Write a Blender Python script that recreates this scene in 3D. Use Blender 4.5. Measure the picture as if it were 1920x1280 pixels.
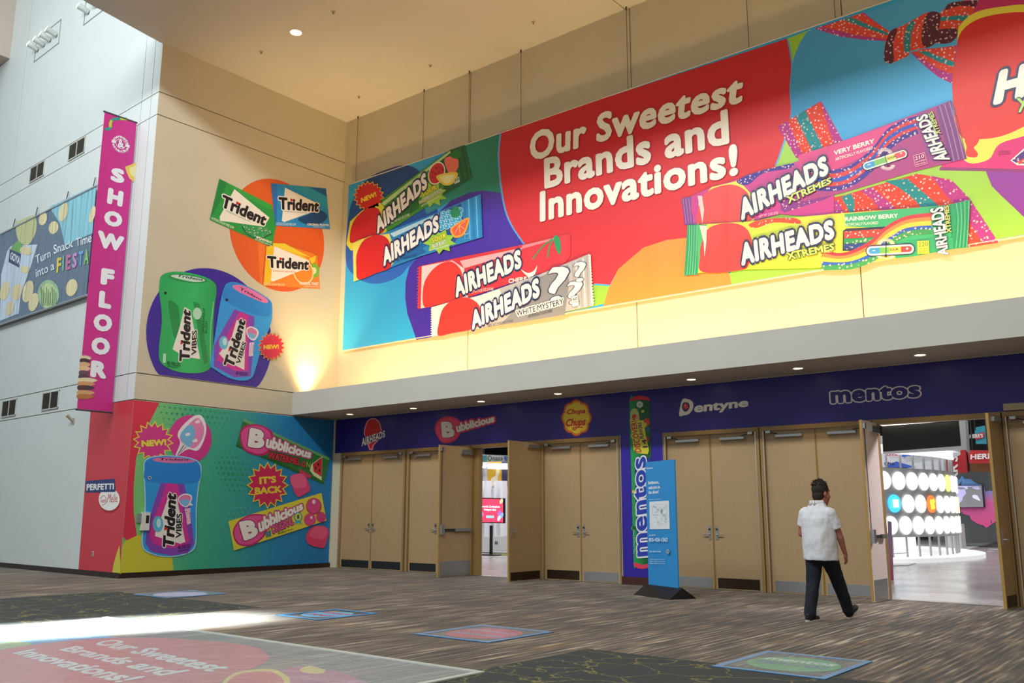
import bpy, bmesh, math, random
import numpy as np
from mathutils import Vector, Matrix, geometry
random.seed(7)
PI = math.pi
scene = bpy.context.scene
for o in list(bpy.data.objects):
    bpy.data.objects.remove(o)
COL = scene.collection

# ------------------------------------------------------------------ camera
FPX, PITCH, YAW, ROLL, CH = 1688.664, 0.189857764, 0.684422329, 0.0020374, 1.4
_cy, _sy = math.cos(YAW), math.sin(YAW)
cF = np.array([-_sy * math.cos(PITCH), _cy * math.cos(PITCH), math.sin(PITCH)])
_R0 = np.array([_cy, _sy, 0.0]); _U0 = np.cross(_R0, cF)
cR = math.cos(ROLL) * _R0 + math.sin(ROLL) * _U0
cU = -math.sin(ROLL) * _R0 + math.cos(ROLL) * _U0
C0 = np.array([0, 0, CH])
cam_d = bpy.data.cameras.new('camera'); cam = bpy.data.objects.new('camera', cam_d)
COL.objects.link(cam)
cam_d.sensor_width = 36; cam_d.lens = FPX * 36 / 1920; cam_d.clip_end = 300
cam.matrix_world = Matrix(((cR[0], cU[0], -cF[0], 0), (cR[1], cU[1], -cF[1], 0), (cR[2], cU[2], -cF[2], CH), (0, 0, 0, 1)))
scene.camera = cam

# ------------------------------------------------------------------ light and exposure
scene.view_settings.view_transform = 'Standard'
scene.view_settings.look = 'None'
scene.view_settings.gamma = 1
scene.view_settings.use_curve_mapping = False
scene.view_settings.exposure = 0.12
world = bpy.data.worlds.new('world'); scene.world = world; world.use_nodes = True
world.node_tree.nodes['Background'].inputs[0].default_value = (0.80, 0.92, 1.0, 1)
world.node_tree.nodes['Background'].inputs[1].default_value = 0.41

def lamp(name, kind, loc, energy, color, target=None, **kw):
    d = bpy.data.lights.new(name, kind); d.energy = energy; d.color = color
    for k, v in kw.items():
        setattr(d, k, v)
    o = bpy.data.objects.new(name, d); COL.objects.link(o); o.location = loc
    if target is not None:
        o.rotation_euler = (Vector(target) - Vector(loc)).to_track_quat('-Z', 'Y').to_euler()
    return o
# daylight falling in through the atrium glazing (a long strip of skylight, and the glazed front behind the camera)
lamp('skylight', 'AREA', (-9, -0.2, 16.4), 2800, (0.90, 0.97, 1.0), (-9, 14, 4.5), shape='RECTANGLE', size=20, size_y=0.9)
lamp('skylight_left', 'AREA', (-24, 2.0, 17.5), 620, (0.86, 0.97, 1.0), (-24, 10.3, 9), shape='RECTANGLE', size=12, size_y=4)
# low sun through a slit in the glazing: a collimated streak on the carpet
lamp('sun_slit', 'AREA', (-15.0, -6.5, 6.6), 850, (0.93, 1.0, 1.0), (-11.95, 4.5, 0), shape='RECTANGLE', size=1.1, size_y=2.6, spread=math.radians(6))
# warm cove lighting in the trough on top of the soffit
lamp('cove_strip', 'AREA', (-7.5, 15.12, 4.30), 620, (1.0, 0.66, 0.27), (-7.5, 15.75, 8.0), shape='RECTANGLE', size=22, size_y=0.25)
lamp('cove_corner', 'SPOT', (-19.30, 15.15, 4.3), 950, (1.0, 0.66, 0.28), (-19.35, 15.35, 8), spot_size=math.radians(75), spot_blend=1.0, shadow_soft_size=0.12)
lamp('door_leaf_fill', 'AREA', (-2.6, 19.6, 5.2), 42, (0.98, 0.93, 1.0), (-5.1, 15.9, 1.4), shape='DISK', size=.6, spread=math.radians(60))  # added fill, no fixture there: brightens the open leaf of the right doorway
# exhibition hall lighting; the weakest is added to brighten boards and floor inside
for i, (x, y, e) in enumerate(((-22, 25, 1400), (-7, 20.5, 260), (-6, 27, 420), (-4, 40, 700), (-16, 42, 600))):
    lamp('hall_lamp', 'AREA', (x, y, 8.5), e, (0.97, 0.97, 1.0), (x, y, 0), shape='RECTANGLE', size=8, size_y=8)

# ------------------------------------------------------------------ materials
def lin(h):
    h = h.lstrip('#'); out = []
    for i in (0, 2, 4):
        c = int(h[i:i + 2], 16) / 255
        out.append(c / 12.92 if c <= 0.04045 else ((c + 0.055) / 1.055) ** 2.4)
    return tuple(out)
MC = {}
def mat(hexc, rough=0.55, metal=0.0, emit=0.0, kind='', spec=0.5, alpha=1.0):
    key = (hexc, rough, metal, emit, kind, spec, alpha)
    if key in MC: return MC[key]
    m = bpy.data.materials.new('mat_' + hexc.strip('#') + kind); m.use_nodes = True
    nt = m.node_tree; b = nt.nodes['Principled BSDF']
    c = lin(hexc) + (1,)
    b.inputs['Base Color'].default_value = c
    b.inputs['Roughness'].default_value = rough
    b.inputs['Metallic'].default_value = metal
    b.inputs['Specular IOR Level'].default_value = spec
    b.inputs['Alpha'].default_value = alpha
    if emit:
        b.inputs['Emission Color'].default_value = c
        b.inputs['Emission Strength'].default_value = emit
    def tex(kind_, **kw):
        n = nt.nodes.new(kind_)
        for k, v in kw.items(): n.inputs[k].default_value = v
        return n
    tc = nt.nodes.new('ShaderNodeTexCoord'); mp = nt.nodes.new('ShaderNodeMapping')
    nt.links.new(tc.outputs['Object'], mp.inputs[0])
    def bump(src, st, dist=0.02):
        bp = nt.nodes.new('ShaderNodeBump'); bp.inputs['Strength'].default_value = st; bp.inputs['Distance'].default_value = dist
        nt.links.new(src, bp.inputs['Height']); nt.links.new(bp.outputs[0], b.inputs['Normal'])
    if kind == 'banner':
        mp.inputs['Scale'].default_value = (1.6, 1.6, 0.18)
        n = tex('ShaderNodeTexNoise', Scale=1.0, Detail=2.0); nt.links.new(mp.outputs[0], n.inputs['Vector'])
        bump(n.outputs[0], 0.35, 0.12)
    elif kind == 'food':
        mp.inputs['Scale'].default_value = (3.0, 3.0, 0.35); mp.inputs['Rotation'].default_value = (0, 0.35, 0)
        n = tex('ShaderNodeTexNoise', Scale=1.0, Detail=3.0, Distortion=0.6); nt.links.new(mp.outputs[0], n.inputs['Vector'])
        bump(n.outputs[0], 0.9, 0.16)
    elif kind == 'glitter':
        v = tex('ShaderNodeTexVoronoi', Scale=16.0); nt.links.new(mp.outputs[0], v.inputs['Vector'])
        rp = nt.nodes.new('ShaderNodeValToRGB'); rp.color_ramp.elements[0].position = 0.18; rp.color_ramp.elements[1].position = 0.34
        rp.color_ramp.elements[0].color = (0.85, 0.62, 0.60, 1); rp.color_ramp.elements[1].color = c
        nt.links.new(v.outputs['Distance'], rp.inputs[0]); nt.links.new(rp.outputs[0], b.inputs['Base Color'])
    elif kind == 'wall':
        n = tex('ShaderNodeTexNoise', Scale=0.9, Detail=5.0); nt.links.new(tc.outputs['Object'], n.inputs['Vector'])
        mx = nt.nodes.new('ShaderNodeMixRGB'); mx.blend_type = 'MULTIPLY'; mx.inputs['Fac'].default_value = 0.10
        mx.inputs['Color1'].default_value = c; nt.links.new(n.outputs[0], mx.inputs['Color2']); nt.links.new(mx.outputs[0], b.inputs['Base Color'])
        n2 = tex('ShaderNodeTexNoise', Scale=140.0, Detail=2.0); nt.links.new(tc.outputs['Object'], n2.inputs['Vector'])
        bump(n2.outputs[0], 0.08, 0.004)
    elif kind == 'fabric':
        n = tex('ShaderNodeTexNoise', Scale=9.0, Detail=4.0); nt.links.new(tc.outputs['Object'], n.inputs['Vector'])
        bump(n.outputs[0], 0.5, 0.03)
    elif kind == 'denim':
        n = tex('ShaderNodeTexNoise', Scale=12.0, Detail=5.0); nt.links.new(tc.outputs['Object'], n.inputs['Vector'])
        mx = nt.nodes.new('ShaderNodeMixRGB'); mx.inputs['Color1'].default_value = c; mx.inputs['Color2'].default_value = (c[0] * 2, c[1] * 2, c[2] * 2, 1)
        nt.links.new(n.outputs[0], mx.inputs['Fac']); nt.links.new(mx.outputs[0], b.inputs['Base Color']); bump(n.outputs[0], 0.4, 0.02)
    elif kind == 'wood':
        mp.inputs['Scale'].default_value = (9, 9, 0.8)
        n = tex('ShaderNodeTexNoise', Scale=3.0, Detail=6.0); nt.links.new(mp.outputs[0], n.inputs['Vector'])
        mx = nt.nodes.new('ShaderNodeMixRGB'); mx.inputs['Color1'].default_value = c; mx.inputs['Color2'].default_value = (c[0] * .9, c[1] * .88, c[2] * .85, 1)
        nt.links.new(n.outputs[0], mx.inputs['Fac']); nt.links.new(mx.outputs[0], b.inputs['Base Color'])
    elif kind == 'brushed':
        mp.inputs['Scale'].default_value = (60, 60, 2)
        n = tex('ShaderNodeTexNoise', Scale=3.0, Detail=3.0); nt.links.new(mp.outputs[0], n.inputs['Vector']); bump(n.outputs[0], 0.15, 0.002)
    elif kind == 'film':
        n = tex('ShaderNodeTexNoise', Scale=3.5, Detail=5.0, Distortion=1.5); nt.links.new(tc.outputs['Object'], n.inputs['Vector'])
        bump(n.outputs[0], 0.5, 0.03)
    MC[key] = m
    return m

def ramp_mat(name, axis, stops, rough=0.5, emit=0.0):
    """print with a colour gradient along a world axis: stops = [(coordinate, hex), ...]"""
    m = bpy.data.materials.new(name); m.use_nodes = True; nt = m.node_tree; b = nt.nodes['Principled BSDF']
    b.inputs['Roughness'].default_value = rough
    tc = nt.nodes.new('ShaderNodeTexCoord'); sp = nt.nodes.new('ShaderNodeSeparateXYZ'); mr = nt.nodes.new('ShaderNodeMapRange'); rp = nt.nodes.new('ShaderNodeValToRGB')
    nt.links.new(tc.outputs['Object'], sp.inputs[0]); nt.links.new(sp.outputs['XYZ'.index(axis)], mr.inputs[0])
    a, z = stops[0][0], stops[-1][0]
    mr.inputs[1].default_value = a; mr.inputs[2].default_value = z
    nt.links.new(mr.outputs[0], rp.inputs[0])
    el = rp.color_ramp.elements
    el[0].position = 0; el[0].color = lin(stops[0][1]) + (1,); el[1].position = 1; el[1].color = lin(stops[-1][1]) + (1,)
    for p, h in stops[1:-1]:
        e = el.new((p - a) / (z - a)); e.color = lin(h) + (1,)
    nt.links.new(rp.outputs[0], b.inputs['Base Color'])
    if emit:
        nt.links.new(rp.outputs[0], b.inputs['Emission Color']); b.inputs['Emission Strength'].default_value = emit
    return m

def carpet_mat():
    m = bpy.data.materials.new('streaked_carpet'); m.use_nodes = True; nt = m.node_tree; b = nt.nodes['Principled BSDF']
    b.inputs['Roughness'].default_value = 0.95; b.inputs['Specular IOR Level'].default_value = 0.35
    b.inputs['Sheen Weight'].default_value = 0.25
    tc = nt.nodes.new('ShaderNodeTexCoord')
    def noise(scale, sx, sy, det, off=0):
        mp = nt.nodes.new('ShaderNodeMapping'); mp.inputs['Scale'].default_value = (sx, sy, 1); mp.inputs['Location'].default_value = (off, off, 0)
        n = nt.nodes.new('ShaderNodeTexNoise'); n.inputs['Scale'].default_value = scale; n.inputs['Detail'].default_value = det
        nt.links.new(tc.outputs['Object'], mp.inputs[0]); nt.links.new(mp.outputs[0], n.inputs['Vector']); return n
    def ramp(src, st):
        r = nt.nodes.new('ShaderNodeValToRGB'); el = r.color_ramp.elements
        el[0].position, el[0].color = st[0][0], lin(st[0][1]) + (1,)
        el[1].position, el[1].color = st[-1][0], lin(st[-1][1]) + (1,)
        for p, h in st[1:-1]:
            e = el.new(p); e.color = lin(h) + (1,)
        nt.links.new(src, r.inputs[0]); return r
    n1 = noise(1, 22, 0.9, 2.5); r1 = ramp(n1.outputs[0], [(0.36, '3f342b'), (0.48, '5a4c40'), (0.56, '766657'), (0.67, 'b3a691')])
    n2 = noise(1, 15, 0.8, 2, 17); r2 = ramp(n2.outputs[0], [(0.54, '000000'), (0.63, 'ffffff')])
    mx = nt.nodes.new('ShaderNodeMixRGB'); mx.inputs['Color2'].default_value = lin('8f6828') + (1,)
    ml = nt.nodes.new('ShaderNodeMath'); ml.operation = 'MULTIPLY'; ml.inputs[1].default_value = 0.5
    nt.links.new(r2.outputs[0], ml.inputs[0]); nt.links.new(ml.outputs[0], mx.inputs['Fac']); nt.links.new(r1.outputs[0], mx.inputs['Color1'])
    n3 = noise(0.5, 1, 1, 2, 5); r3 = ramp(n3.outputs[0], [(0.4, 'c9c4c0'), (0.6, 'ffffff')])
    m2 = nt.nodes.new('ShaderNodeMixRGB'); m2.blend_type = 'MULTIPLY'; m2.inputs['Fac'].default_value = 1
    nt.links.new(mx.outputs[0], m2.inputs['Color1']); nt.links.new(r3.outputs[0], m2.inputs['Color2'])
    wv = nt.nodes.new('ShaderNodeTexWave'); wv.wave_type = 'BANDS'; wv.bands_direction = 'X'; wv.inputs['Scale'].default_value = 3.4
    wv.inputs['Distortion'].default_value = 1.6; wv.inputs['Detail'].default_value = 1.0; wv.inputs['Detail Scale'].default_value = 0.5
    mpw = nt.nodes.new('ShaderNodeMapping'); mpw.inputs['Scale'].default_value = (1, 0.35, 1)
    nt.links.new(tc.outputs['Object'], mpw.inputs[0]); nt.links.new(mpw.outputs[0], wv.inputs['Vector'])
    rw = ramp(wv.outputs['Fac'], [(0.45, '8f8983'), (0.8, 'ffffff')])
    n4 = noise(1, 5, 1.3, 2, 31); r4 = ramp(n4.outputs[0], [(0.38, '000000'), (0.55, 'ffffff')])
    m3 = nt.nodes.new('ShaderNodeMixRGB'); m3.blend_type = 'MULTIPLY'
    nt.links.new(r4.outputs[0], m3.inputs['Fac']); nt.links.new(m2.outputs[0], m3.inputs['Color1']); nt.links.new(rw.outputs[0], m3.inputs['Color2'])
    m4 = nt.nodes.new('ShaderNodeMixRGB'); m4.blend_type = 'MULTIPLY'; m4.inputs['Fac'].default_value = 1; m4.inputs['Color2'].default_value = (1.22, 1.19, 1.12, 1)
    nt.links.new(m3.outputs[0], m4.inputs['Color1']); nt.links.new(m4.outputs[0], b.inputs['Base Color'])
    return m

def inset_mat():
    m = bpy.data.materials.new('patterned_carpet'); m.use_nodes = True; nt = m.node_tree; b = nt.nodes['Principled BSDF']
    b.inputs['Roughness'].default_value = 0.95; b.inputs['Specular IOR Level'].default_value = 0.3
    tc = nt.nodes.new('ShaderNodeTexCoord')
    ns = nt.nodes.new('ShaderNodeTexNoise'); ns.inputs['Scale'].default_value = 2.4; ns.inputs['Detail'].default_value = 3
    nt.links.new(tc.outputs['Object'], ns.inputs['Vector'])
    mx0 = nt.nodes.new('ShaderNodeMixRGB'); mx0.inputs['Fac'].default_value = 0.41
    nt.links.new(tc.outputs['Object'], mx0.inputs['Color1']); nt.links.new(ns.outputs['Color'], mx0.inputs['Color2'])
    v = nt.nodes.new('ShaderNodeTexVoronoi'); v.feature = 'DISTANCE_TO_EDGE'; v.inputs['Scale'].default_value = 2.9
    nt.links.new(mx0.outputs[0], v.inputs['Vector'])
    r = nt.nodes.new('ShaderNodeValToRGB'); r.color_ramp.elements[0].position = 0.006; r.color_ramp.elements[0].color = lin('7d7448') + (1,)
    r.color_ramp.elements[1].position = 0.022; r.color_ramp.elements[1].color = lin('3f4240') + (1,)
    nt.links.new(v.outputs['Distance'], r.inputs[0])
    n = nt.nodes.new('ShaderNodeTexNoise'); n.inputs['Scale'].default_value = 30; nt.links.new(tc.outputs['Object'], n.inputs['Vector'])
    m2 = nt.nodes.new('ShaderNodeMixRGB'); m2.blend_type = 'OVERLAY'; m2.inputs['Fac'].default_value = 0.5
    nt.links.new(r.outputs[0], m2.inputs['Color1']); nt.links.new(n.outputs[0], m2.inputs['Color2']); nt.links.new(m2.outputs[0], b.inputs['Base Color'])
    return m

def concrete_mat():
    m = mat('a9a4a0', 0.22, kind='hallfloor'); nt = m.node_tree; b = nt.nodes['Principled BSDF']
    tc = nt.nodes.new('ShaderNodeTexCoord'); n = nt.nodes.new('ShaderNodeTexNoise'); n.inputs['Scale'].default_value = 0.8; n.inputs['Detail'].default_value = 6
    nt.links.new(tc.outputs['Object'], n.inputs['Vector'])
    mx = nt.nodes.new('ShaderNodeMixRGB'); mx.inputs['Color1'].default_value = lin('8d8783') + (1,); mx.inputs['Color2'].default_value = lin('b3aeaa') + (1,)
    nt.links.new(n.outputs[0], mx.inputs['Fac']); nt.links.new(mx.outputs[0], b.inputs['Base Color'])
    r = nt.nodes.new('ShaderNodeMapRange'); r.inputs[3].default_value = 0.12; r.inputs[4].default_value = 0.41
    nt.links.new(n.outputs[0], r.inputs[0]); nt.links.new(r.outputs[0], b.inputs['Roughness'])
    return m

# ------------------------------------------------------------------ object helpers
def tag(o, label=None, cat=None, group=None, kind=None):
    if label: o['label'] = label
    if cat: o['category'] = cat
    if group: o['group'] = group
    if kind: o['kind'] = kind
    return o
def thing(name, loc, label=None, cat=None, group=None, kind=None, rz=0.0):
    o = bpy.data.objects.new(name, None); o.empty_display_size = 0.2; COL.objects.link(o)
    o.location = loc; o.rotation_euler = (0, 0, rz)
    o.matrix_world = Matrix.Translation(Vector(loc)) @ Matrix.Rotation(rz, 4, 'Z')
    return tag(o, label, cat, group, kind)
def link(name, me, parent=None, local=False):
    """links a mesh; unless local, its vertices are world coordinates whatever the parent's place"""
    o = bpy.data.objects.new(name, me); COL.objects.link(o)
    if parent is not None:
        o.parent = parent
        if not local:
            o.matrix_parent_inverse = wmat(parent).inverted()
    return o
def wmat(o):
    m = Matrix.Translation(o.location) @ o.rotation_euler.to_matrix().to_4x4()
    if o.parent is not None:
        m = wmat(o.parent) @ o.matrix_parent_inverse @ m
    return m
class MB:
    """collects shapes into one mesh"""
    def __init__(s): s.bm = bmesh.new(); s.mats = []
    def mi(s, m):
        if m not in s.mats: s.mats.append(m)
        return s.mats.index(m)
    def _fin(s, vs, m):
        i = s.mi(m); fs = set()
        for v in vs:
            for f in v.link_faces: fs.add(f)
        for f in fs: f.material_index = i
    def box(s, lo, hi, m, bev=0.0, rot=None, piv=None):
        c = [(a + b) / 2 for a, b in zip(lo, hi)]; d = [abs(b - a) for a, b in zip(lo, hi)]
        M = Matrix.Translation(c) @ Matrix.Diagonal((d[0], d[1], d[2], 1))
        if rot is not None:
            P = Vector(piv) if piv is not None else Vector(c)
            M = Matrix.Translation(P) @ rot.to_4x4() @ Matrix.Translation(-P) @ M
        r = bmesh.ops.create_cube(s.bm, size=1, matrix=M); vs = r['verts']
        if bev > 0:
            es = list({e for v in vs for e in v.link_edges})
            rr = bmesh.ops.bevel(s.bm, geom=es, offset=bev, segments=1, affect='EDGES', profile=0.5)
            vs = rr['verts'] if rr['verts'] else vs
        s._fin([v for v in vs if v.is_valid], m); return s
    def cyl(s, a, b, r, m, n=16, r2=None):
        a, b = Vector(a), Vector(b); d = b - a
        M = Matrix.Translation((a + b) / 2) @ d.to_track_quat('Z', 'Y').to_matrix().to_4x4()
        q = bmesh.ops.create_cone(s.bm, cap_ends=True, segments=n, radius1=r, radius2=r if r2 is None else r2, depth=d.length, matrix=M)
        s._fin(q['verts'], m); return s
    def ball(s, c, r, m, sc=(1, 1, 1), n=16, rot=None):
        M = Matrix.Translation(c)
        if rot is not None: M = M @ rot.to_4x4()
        M = M @ Matrix.Diagonal((r * sc[0], r * sc[1], r * sc[2], 1))
        q = bmesh.ops.create_uvsphere(s.bm, u_segments=n, v_segments=max(6, n // 2 + 2), radius=1, matrix=M)
        s._fin(q['verts'], m); return s
    def prism(s, pts, vec, m):
        """extrude a polygon (3-D points) by vec"""
        vs = [s.bm.verts.new(p) for p in pts]; ws = [s.bm.verts.new(Vector(p) + Vector(vec)) for p in pts]
        tr = geometry.tessellate_polygon([[Vector(p) for p in pts]]); i = s.mi(m)
        for t in tr:
            for L in (vs, ws):
                try: s.bm.faces.new([L[k] for k in t]).material_index = i
                except ValueError: pass
        n = len(pts)
        for k in range(n):
            try: s.bm.faces.new((vs[k], vs[(k + 1) % n], ws[(k + 1) % n], ws[k])).material_index = i
            except ValueError: pass
        return s
    def build(s, name, parent=None, local=False, smooth=False):
        bmesh.ops.recalc_face_normals(s.bm, faces=s.bm.faces)
        me = bpy.data.meshes.new(name); s.bm.to_mesh(me); s.bm.free()
        for m in s.mats: me.materials.append(m)
        if smooth:
            for p in me.polygons: p.use_smooth = True
        return link(name, me, parent, local)
def box_obj(name, lo, hi, m, parent=None, local=False, bev=0.0):
    return MB().box(lo, hi, m, bev).build(name, parent, local)
def struct(o): o['kind'] = 'structure'; return o

# ------------------------------------------------------------------ planes and flat print
class Plane:
    def __init__(s, P0, ux, uz):
        s.P0 = np.array(P0, float); s.ux = np.array(ux, float); s.uz = np.array(uz, float)
        s.n = np.cross(s.ux, s.uz)
        if (C0 - s.P0) @ s.n < 0: s.n = -s.n
    def px(s, x, y):
        d = cR * (x - 960) / FPX - cU * (y - 640) / FPX + cF
        p = C0 + d * (((s.P0 - C0) @ s.n) / (d @ s.n)) - s.P0
        return np.array((p @ s.ux, p @ s.uz))
    def at(s, u, v, d=0.0):
        return Vector(s.P0 + s.ux * u + s.uz * v + s.n * d)
YC, XB, YA = 16.26, -19.6, 10.38
A_ANG = math.radians(-1.556)
PL_C = Plane((0, YC, 0), (1, 0, 0), (0, 0, 1))
PL_BAN = Plane((0, YC - 0.085, 0), (1, 0, 0), (0, 0, 1))
PL_B = Plane((XB, 0, 0), (0, 1, 0), (0, 0, 1))
PL_A = Plane((XB, YA, 0), (math.cos(A_ANG), math.sin(A_ANG), 0), (0, 0, 1))
PL_F = Plane((0, 0, 0), (1, 0, 0), (0, 1, 0))
def axy(u, d=0.0):
    p = PL_A.at(u, 0, d); return p.x, p.y

GC = {}
def glyphs(body, res=3, spacing=1.0):
    key = (body, res, spacing)
    if key in GC: return GC[key]
    cu = bpy.data.curves.new('t', 'FONT'); cu.body = body; cu.size = 1.0; cu.resolution_u = res
    cu.space_character = spacing; cu.dimensions = '2D'; cu.fill_mode = 'FRONT'
    ob = bpy.data.objects.new('t', cu); COL.objects.link(ob)
    dg = bpy.context.evaluated_depsgraph_get()
    me = bpy.data.meshes.new_from_object(ob.evaluated_get(dg)); me.calc_loop_triangles()
    V = np.array([(v.co.x, v.co.y) for v in me.vertices]); T = [tuple(t.vertices) for t in me.loop_triangles]
    bpy.data.objects.remove(ob); bpy.data.curves.remove(cu); bpy.data.meshes.remove(me)
    V = V - V.min(axis=0)
    GC[key] = (V, T); return GC[key]
def smooth_pts(pts, n=5, closed=True):
    P = [np.array(p, float) for p in pts]; N = len(P); out = []
    for i in range(N if closed else N - 1):
        p0, p1, p2, p3 = (P[(i - 1) % N] if closed or i > 0 else P[i]), P[i], P[(i + 1) % N], (P[(i + 2) % N] if closed or i + 2 < N else P[(i + 1) % N])
        for k in range(n):
            t = k / n
            out.append(0.5 * ((2 * p1) + (-p0 + p2) * t + (2 * p0 - 5 * p1 + 4 * p2 - p3) * t * t + (-p0 + 3 * p1 - 3 * p2 + p3) * t ** 3))
    if not closed: out.append(P[-1])
    return out
class Art:
    """flat print on a plane: each call lays one more thin layer over the last"""
    def __init__(s, plane, d0=0.004, step=0.0002, kind='', rough=0.5, emit=0.0):
        s.p = plane; s.d = d0; s.step = step; s.kind = kind; s.rough = rough; s.emit = emit
        s.V = []; s.F = []; s.M = []; s.mats = []; s.z = (0, 0, 1)
    def zoom(s, x0, y0, sc): s.z = (x0, y0, sc); return s
    def uv(s, p):
        x0, y0, sc = s.z; return s.p.px(x0 + p[0] / sc, y0 + p[1] / sc)
    def m(s, c):
        m = c if not isinstance(c, str) else mat(c, s.rough, kind=s.kind, emit=s.emit)
        if m not in s.mats: s.mats.append(m)
        return s.mats.index(m)
    def add(s, uvs, tris, c, d=None):
        if d is None: s.d += s.step; d = s.d
        b = len(s.V); s.V += [s.p.at(u, v, d) for u, v in uvs]; i = s.m(c)
        for t in tris: s.F.append([b + k for k in t]); s.M.append(i)
    def polyuv(s, uvs, c):
        tr = geometry.tessellate_polygon([[Vector((u, v, 0)) for u, v in uvs]]); s.add(uvs, tr, c); return s
    def poly(s, pts, c): return s.polyuv([s.uv(p) for p in pts], c)
    def blob(s, pts, c, n=5): return s.poly(smooth_pts(pts, n), c)
    def circ(s, pts, c, grow=1.0, n=48, hole=0.0):
        """circle in the plane through picture points (least squares)"""
        q = np.array([s.uv(p) for p in pts]); A = np.c_[2 * q, np.ones(len(q))]; b = (q ** 2).sum(1)
        cx, cy, k = np.linalg.lstsq(A, b, rcond=None)[0]; r = math.sqrt(k + cx * cx + cy * cy) * grow
        s.ring((cx, cy), r, c, n, hole); return (cx, cy), r
    def ring(s, cen, r, c, n=48, hole=0.0, a0=0, a1=2 * PI):
        cx, cy = cen
        if hole:
            o = []; t = []
            for k in range(n + 1):
                a = a0 + (a1 - a0) * k / n; o += [(cx + r * math.cos(a), cy + r * math.sin(a)), (cx + hole * math.cos(a), cy + hole * math.sin(a))]
            for k in range(n): t += [(2 * k, 2 * k + 2, 2 * k + 3), (2 * k, 2 * k + 3, 2 * k + 1)]
            s.add(o, t, c)
        else: s.polyuv([(cx + r * math.cos(2 * PI * k / n), cy + r * math.sin(2 * PI * k / n)) for k in range(n)], c)
    def ell(s, cpx, rx, ry, c, rot=0.0, n=24):
        """ellipse in picture units (of the zoom) projected on the plane"""
        return s.poly([(cpx[0] + rx * math.cos(a) * math.cos(rot) - ry * math.sin(a) * math.sin(rot), cpx[1] + rx * math.cos(a) * math.sin(rot) + ry * math.sin(a) * math.cos(rot)) for a in [2 * PI * k / n for k in range(n)]], c)
    def star(s, cpx, R, r, n, c, rot=0.0, sy=1.0):
        return s.poly([(cpx[0] + (R if k % 2 == 0 else r) * math.cos(rot + PI * k / n), cpx[1] + sy * (R if k % 2 == 0 else r) * math.sin(rot + PI * k / n)) for k in range(2 * n)], c)
    def line(s, pts, w, c, smooth=0, closed=False):
        """stroke through picture points, w in picture units"""
        P = smooth_pts(pts, smooth, closed) if smooth else [np.array(p, float) for p in pts]
        if closed: P = P + [P[0]]
        o = []; t = []
        for i, p in enumerate(P):
            a = P[max(i - 1, 0)]; b = P[min(i + 1, len(P) - 1)]; d = b - a; L = np.hypot(*d) or 1; nn = np.array((-d[1], d[0])) / L * w / 2
            o += [s.uv(p + nn), s.uv(p - nn)]
        for k in range(len(P) - 1): t += [(2 * k, 2 * k + 2, 2 * k + 3), (2 * k, 2 * k + 3, 2 * k + 1)]
        s.add(o, t, c); return s
    def text(s, body, quad, c, bold=0.035, halo=(), n=8, spacing=1.0, shift=(0, 0), warp=None, res=3):
        """quad: picture points bottom-left, bottom-right, top-right, top-left of the inked box;
        bold dilates the strokes (share of the height); halo = [(colour, width), ...] outermost first"""
        V, T = glyphs(body, res, spacing); H = V[:, 1].max(); W = V[:, 0].max()
        r = bold * H
        Q = [s.uv(p) for p in quad] if warp is None else None
        def mp(P):
            u = (P[:, 0] + r) / (W + 2 * r); v = (P[:, 1] + r) / (H + 2 * r)
            if warp is not None: return [warp(a, b) for a, b in zip(u, v)]
            bl, br, tr, tl = Q
            return [bl * (1 - a) * (1 - b) + br * a * (1 - b) + tr * a * b + tl * (1 - a) * b for a, b in zip(u, v)]
        def layer(rad, col, off=(0, 0), k=n):
            if rad <= 0: s.add(mp(V + np.array(off) * H), T, col); return
            for j in range(k):
                a = 2 * PI * j / k
                s.d += 0.00003
                s.add(mp(V + np.array(off) * H + rad * np.array((math.cos(a), math.sin(a)))), T, col, s.d)
            s.d += 0.00003; s.add(mp(V + np.array(off) * H), T, col, s.d)
        for hc, hw in halo:
            s.d += s.step; layer(r + hw * H, hc, shift, max(n, 10))
        s.d += s.step; layer(r, c)
        s.d += s.step
        return s
    def build(s, name, parent=None):
        me = bpy.data.meshes.new(name); me.from_pydata([tuple(v) for v in s.V], [], s.F)
        for m in s.mats: me.materials.append(m)
        me.polygons.foreach_set('material_index', s.M); me.update()
        return link(name, me, parent)
# ================================================================== STRUCTURE
M_BEIGE = mat('d6caab', 0.75, kind='wall'); M_WHITE = mat('d9dcd8', 0.75, kind='wall'); M_JOINT = mat('6f6a60', 0.9)  # beige yellowed: warm cove light is put into the back wall's colour
M_CEIL = mat('cdc8bf', 0.85, kind='wall'); M_SOFF = mat('c9c4ba', 0.8, kind='wall'); M_BASE = mat('2c1d19', 0.5)
M_TAN = mat('b2946d', 0.6, kind='wood'); M_FRAME = mat('9a7a48', 0.45); M_STEEL = mat('b9b9b7', 0.35, 0.85, kind='brushed')
M_DARK = mat('141414', 0.6); M_TRIM = mat('cfc9bd', 0.35, 0.6); M_PURPLE = mat('35219a', 0.42)

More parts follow.
